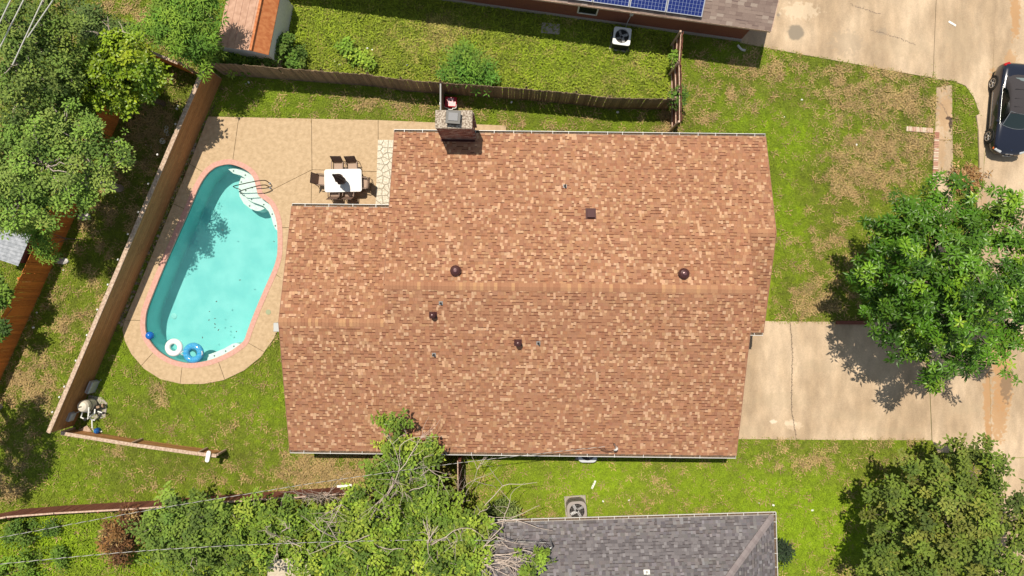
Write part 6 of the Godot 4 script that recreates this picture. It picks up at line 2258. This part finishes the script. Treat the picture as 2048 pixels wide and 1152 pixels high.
# ------------------------------------------------------------------ wires
func cable(label: String, pts: Array, r: float, twist := true) -> void:
	var path := smooth_line(pts, 40)
	var len := 0.0
	var t := thing("power_cable", label, "cable")
	var strands := 2 if twist else 1
	for s in strands:
		var p := []
		len = 0.0
		var last: Vector3 = path[0]
		for i in path.size():
			var q: Vector3 = path[i]
			var steps := maxi(1, int(last.distance_to(q) / 0.07)) if twist else 1
			for k in steps:
				var w := last.lerp(q, float(k + 1) / steps)
				len += last.distance_to(q) / steps
				var d := (q - last).normalized() if q != last else Vector3.RIGHT
				var sd := d.cross(Vector3.UP).normalized()
				var a := len * TAU / 0.5 + s * PI
				p.append(w + (sd * cos(a) + Vector3.UP * sin(a)) * r * 0.75 if twist else w)
			last = q
		var b := MB.new()
		b.tube(p, [r], 5)
		part("strand", b, flat("bare_strand", 0.5, 0.49, 0.47, 0.5) if s == 0 else flat("insulated_strand", 0.06, 0.055, 0.05, 0.6), t)
func make_wires() -> void:
	# weatherhead on the tan roof
	var p := at(1231, 892, 2.95)
	p.y = 2.55
	var m := thing("service_mast", "pale service mast with weatherhead standing on the tan roof edge", "service mast", p)
	var b := MB.new()
	b.tube([Vector3(0, -0.25, 0), Vector3(0, 0.75, 0)], [0.035], 10)
	part("mast", b, M["galvanised"], m)
	b = MB.new()
	b.tube(smooth_line([Vector3(0, 0.7, 0), Vector3(0, 0.86, 0), Vector3(-0.05, 0.9, 0.04), Vector3(-0.1, 0.8, 0.08)], 4), [0.06, 0.06, 0.05], 10)
	part("weatherhead", b, M["white_metal"], m)
	b = MB.new()
	b.lathe([[0.14, 0.0], [0.06, 0.1], [0.045, 0.14]], Vector3(0, -0.02, 0), 14)
	part("boot", b, M["rubber"], m)
	b = MB.new()
	for k in 3:
		b.tube(smooth_line([Vector3(-0.1, 0.8, 0.08), Vector3(-0.2 - 0.1 * k, 0.55, 0.2), Vector3(-0.45 - 0.1 * k, 0.6, 0.12), Vector3(-0.75, 0.72, 0.02)], 5), [0.011], 5)
	part("drip_loop", b, flat("brown_wire", 0.12, 0.05, 0.03, 0.6), m)
	cable("twisted pale service cable from the tan roof mast over the dark red fence", [at(1210, 893, 3.3), at(940, 923, 3.5), at(656, 962, 4.2), at(512, 985, 4.7), at(310, 1018, 5.4), at(0, 1075, 6.4), at(-300, 1132, 7.4)], 0.009)
	cable("twisted pale service cable from the grey roof mast over the bushes", [at(1092, 1085, 3.8), at(900, 1080, 4.0), at(620, 1085, 4.4), at(310, 1100, 5.2), at(0, 1128, 6.2), at(-300, 1158, 7.2)], 0.01)
	for e in [[26, -10, -15, 75, 9.6, "thin steep power line outermost over the dark olive tree"], [52, -10, -40, 175, 9.2, "pale steep power line, longest over the dark olive tree"], [90, -10, 25, 130, 8.6, "pale steep power line ending among the olive branches"], [113, -10, 55, 75, 8.3, "short steep power line closest to the yellow green tree"]]:
		var a := at(e[0], e[1], e[4])
		var z := at(e[2], e[3], e[4] - 0.2)
		var d := z - a
		cable(e[5], [a - d * 0.6, a, a.lerp(z, 0.5), z], 0.022, false)

# ------------------------------------------------------------------ small things
func make_small_things() -> void:
	rng.seed = 1001
	# splash block by the brick house
	var b := MB.new()
	b.box(Vector3(0, 0.05, 0), Vector3(0.92, 0.1, 0.52), Basis(), 0.02)
	var o := inst("concrete_block", b.mesh(), M["mortar"], self, Transform3D(Basis(Vector3.UP, -0.08), at(1101, 58)))
	tag(o, "flat concrete block in the shade of the brick wall", "block")
	# downspout extension
	var t := thing("downspout_end", "short white downspout end on the shaded grass by the brick corner", "downspout", at(1480, 97), -0.9)
	b = MB.new()
	b.tube(smooth_line([Vector3(0.25, 0.12, -0.1), Vector3(0.1, 0.07, 0.0), Vector3(-0.2, 0.05, 0.02)], 4), [0.05, 0.055], 8)
	part("spout", b, M["white_metal"], t)
	for e in [[1903, 48, 0.42, 0.012, 0.1, -0.55, "crumpled white paper scrap on the concrete apron", "scrap", 0.05], [1187, 969, 0.45, 0.03, 0.1, 1.15, "white plastic strip lying on the green lawn between the houses", "strip", 0.03], [690, 972, 0.75, 0.08, 0.2, 0.08, "white plastic trough leaning by the dark red fence", "trough", 0.05], [1100, 832, 0, 0, 0, 0, "", "", 0]]:
		if e[2] > 0:
			b = MB.new()
			b.box(Vector3.ZERO, Vector3(e[2], e[3], e[4]), Basis(), e[3] * 0.3)
			b.box(Vector3(e[2] * 0.2, e[3], e[4] * 0.1), Vector3(e[2] * 0.4, e[3], e[4] * 0.5), Basis(Vector3.UP, 0.3), e[3] * 0.3)
			tag(inst("litter_piece", b.mesh(), M["white_plastic"], self, Transform3D(Basis(Vector3.UP, e[5]), at(e[0], e[1]) + Vector3(0, e[8] + e[3] * 0.5, 0))), e[6], e[7])
	# round white lids along the outside of the long fence
	for e in [[339, 256, 0.09], [338, 263, 0.1], [331, 283, 0.14], [341, 270, 0.07]]:
		b = MB.new()
		b.lathe([[e[2] * 0.8, 0.0], [e[2], 0.1], [e[2] * 0.9, 0.12], [e[2] * 0.8, 0.05], [0.0, 0.04]], Vector3.ZERO, 16)
		tag(inst("flower_pot", b.mesh(), M["white_plastic"], self, Transform3D(Basis(), at(e[0] - 4, e[1]))), "small white round pot standing outside the long brown fence", "pot", "white pots outside the long fence")
	# white cap brackets on the outside of the fences
	for e in [[397, 175], [371, 217], [354, 246], [318, 307], [300, 365], [280, 422], [259, 466], [239, 517], [219, 567], [198, 617], [177, 668], [155, 719], [132, 771], [122, 792], [108, 822]]:
		var fx: float = e[0]
		b = MB.new()
		b.box(Vector3.ZERO, Vector3(0.07, 0.07, 0.09), Basis(Vector3.UP, -0.4), 0.015)
		var p := at(fx - 9, e[1], 1.6)
		tag(inst("fence_light", b.mesh(), M["white_plastic"], self, Transform3D(Basis(), p + Vector3(0.14, 0, 0.05))), "small white light clipped under the cap of the long brown fence", "fence light", "white lights on the long fence")
	# pale chips and litter on the lawns
	var chip := MB.new()
	chip.box(Vector3(0, 0.03, 0), Vector3(0.09, 0.06, 0.07), Basis(), 0.02)
	var cm := chip.mesh()
	for e in [[1603, 200], [1568, 234], [1518, 1006], [1546, 1010], [1624, 1020], [1206, 1002], [1258, 1000], [1315, 1033], [303, 295], [292, 290], [210, 380], [232, 393], [130, 520], [128, 540], [75, 625], [68, 655], [493, 168], [498, 165], [1023, 205], [1235, 225], [815, 130], [680, 130], [670, 123], [745, 100], [735, 97], [1712, 290], [355, 218], [357, 212]]:
		var s := rng.randf_range(0.6, 1.6)
		tag(inst("pale_chip", cm, M["white_plastic"], self, Transform3D(Basis(Vector3.UP, rng.randf() * TAU).scaled(Vector3(s, s, s)), at(e[0], e[1]))), "small pale chip of litter lying in the grass", "litter", "pale chips scattered in the grass")
	# dull plastic bags by the orange fence
	for e in [[170, 433, "crumpled clear plastic bag on the shaded ground near the orange fence"], [127, 522, "torn pale sack at the foot of the orange fence"]]:
		b = MB.new()
		rng.seed = int(e[0])
		var pr := []
		for i in 7:
			pr.append([0.24 * sin(PI * i / 6.0) * rng.randf_range(0.7, 1.2), 0.16 * i / 6.0])
		pr[6][0] = 0.0
		b.lathe(pr, Vector3.ZERO, 9)
		tag(inst("plastic_bag", b.mesh(), flat("bag_plastic", 0.4, 0.38, 0.36, 0.4), self, Transform3D(Basis(Vector3.UP, 0.6).scaled(Vector3(1.3, 1, 0.7)), at(e[0], e[1]))), e[2], "bag")
	# hose-like dark drain pipe by the street tree: low timber edging where lawn meets the drive
	b = MB.new()
	b.box(Vector3(0, 0.08, 0), Vector3(1.5, 0.16, 0.18), Basis(), 0.015)
	tag(inst("timber_edging", b.mesh(), M["red_picket_0"], self, Transform3D(Basis(Vector3.UP, -0.01), at(1700, 645))), "dark timber edging between lawn and driveway under the street tree", "timber")

# ------------------------------------------------------------------ grass
func tuft(n: int, long: float, spread: float, wide: float, sd: int) -> ArrayMesh:
	rng.seed = sd
	var b := MB.new()
	b.colored = true
	for i in n:
		var w := TAU * i / n + rng.randf_range(-0.5, 0.5)
		var d := Vector3(cos(w), 0, sin(w))
		var s := Vector3(-d.z, 0, d.x) * wide * 0.5
		var o := d * spread * rng.randf()
		var l := long * rng.randf_range(0.6, 1.2)
		var mid := o + d * l * 0.35 + Vector3(0, l * 0.5, 0)
		var tip := o + d * l * rng.randf_range(0.7, 1.0) + Vector3(0, l * rng.randf_range(0.35, 0.65), 0)
		var k := rng.randf_range(0.75, 1.25)
		b.tint(Color(k, k, k))
		b.face([o - s, o + s, mid + s * 0.8, mid - s * 0.8], Vector3(0, 1, 0) - d * 0.3)
		b.face([mid - s * 0.8, mid + s * 0.8, tip], Vector3(0, 1, 0))
	return b.mesh()
func make_grass() -> void:
	var low := tuft(8, 0.1, 0.06, 0.026, 5)
	var high := tuft(7, 0.22, 0.07, 0.045, 6)
	var yard := plan([395, -60, 560, 136, 800, 166, 1060, 184, 1340, 200, 1350, 60, 1000, 0, 880, -60])
	var corner := plan([-60, 1045, 300, 1020, 720, 1000, 720, 1200, -60, 1200])
	rng.seed = 2024
	var bl := PackedFloat32Array()
	var bh := PackedFloat32Array()
	var cl := 0
	var chh := 0
	var pool_box := Rect2(at2(240, 230), at2(1020, 770) - at2(240, 230))
	for i in 250000:
		var x := rng.randf_range(-26.6, 26.6)
		var z := rng.randf_range(-15.3, 15.3)
		var p := Vector2(x, z)
		var out := false
		for q in keep_out:
			if Geometry2D.is_point_in_polygon(p, q):
				out = true
				break
		if out:
			continue
		var weedy := Geometry2D.is_point_in_polygon(p, yard)
		var lush := Geometry2D.is_point_in_polygon(p, corner)
		var dry := dryness(x, z)
		if rng.randf() < dry * 0.3:
			continue
		var c := GREEN_DULL.lerp(GREEN_BRIGHT, lushness(x, z))
		c = c.lerp(STRAW, 0.95 if rng.randf() < dry * 0.75 + 0.03 else dry * 0.15)
		if weedy:
			c = c.lerp(Color(0.27, 0.33, 0.02), 0.45)
		c = varied(c, 0.5 if weedy else 0.32)
		var straw := c.r > c.g
		var tall := (weedy and not straw and rng.randf() < 0.3) or (lush and rng.randf() < 0.3)
		var s := rng.randf_range(0.7, 1.35)
		if straw and not tall:
			s *= 1.45
		x += rng.randf_range(-0.07, 0.07)
		z += rng.randf_range(-0.07, 0.07)
		var bs := Basis(Vector3.UP, rng.randf() * TAU).scaled(Vector3(s, s * rng.randf_range(0.7, 1.2), s))
		var row := PackedFloat32Array([bs.x.x, bs.y.x, bs.z.x, x, bs.x.y, bs.y.y, bs.z.y, 0.0, bs.x.z, bs.y.z, bs.z.z, z, c.r, c.g, c.b, 1.0])
		if tall:
			bh.append_array(row)
			chh += 1
		else:
			bl.append_array(row)
			cl += 1
	tag(scatter("grass", bl, cl, low, M["grass_blade"], self), "short patchy lawn grass, part green and part straw coloured", "grass")
	tag(scatter("grass", bh, chh, high, M["grass_blade"], self), "tall coarse weedy grass in the neighbour yard and fence corner", "grass")
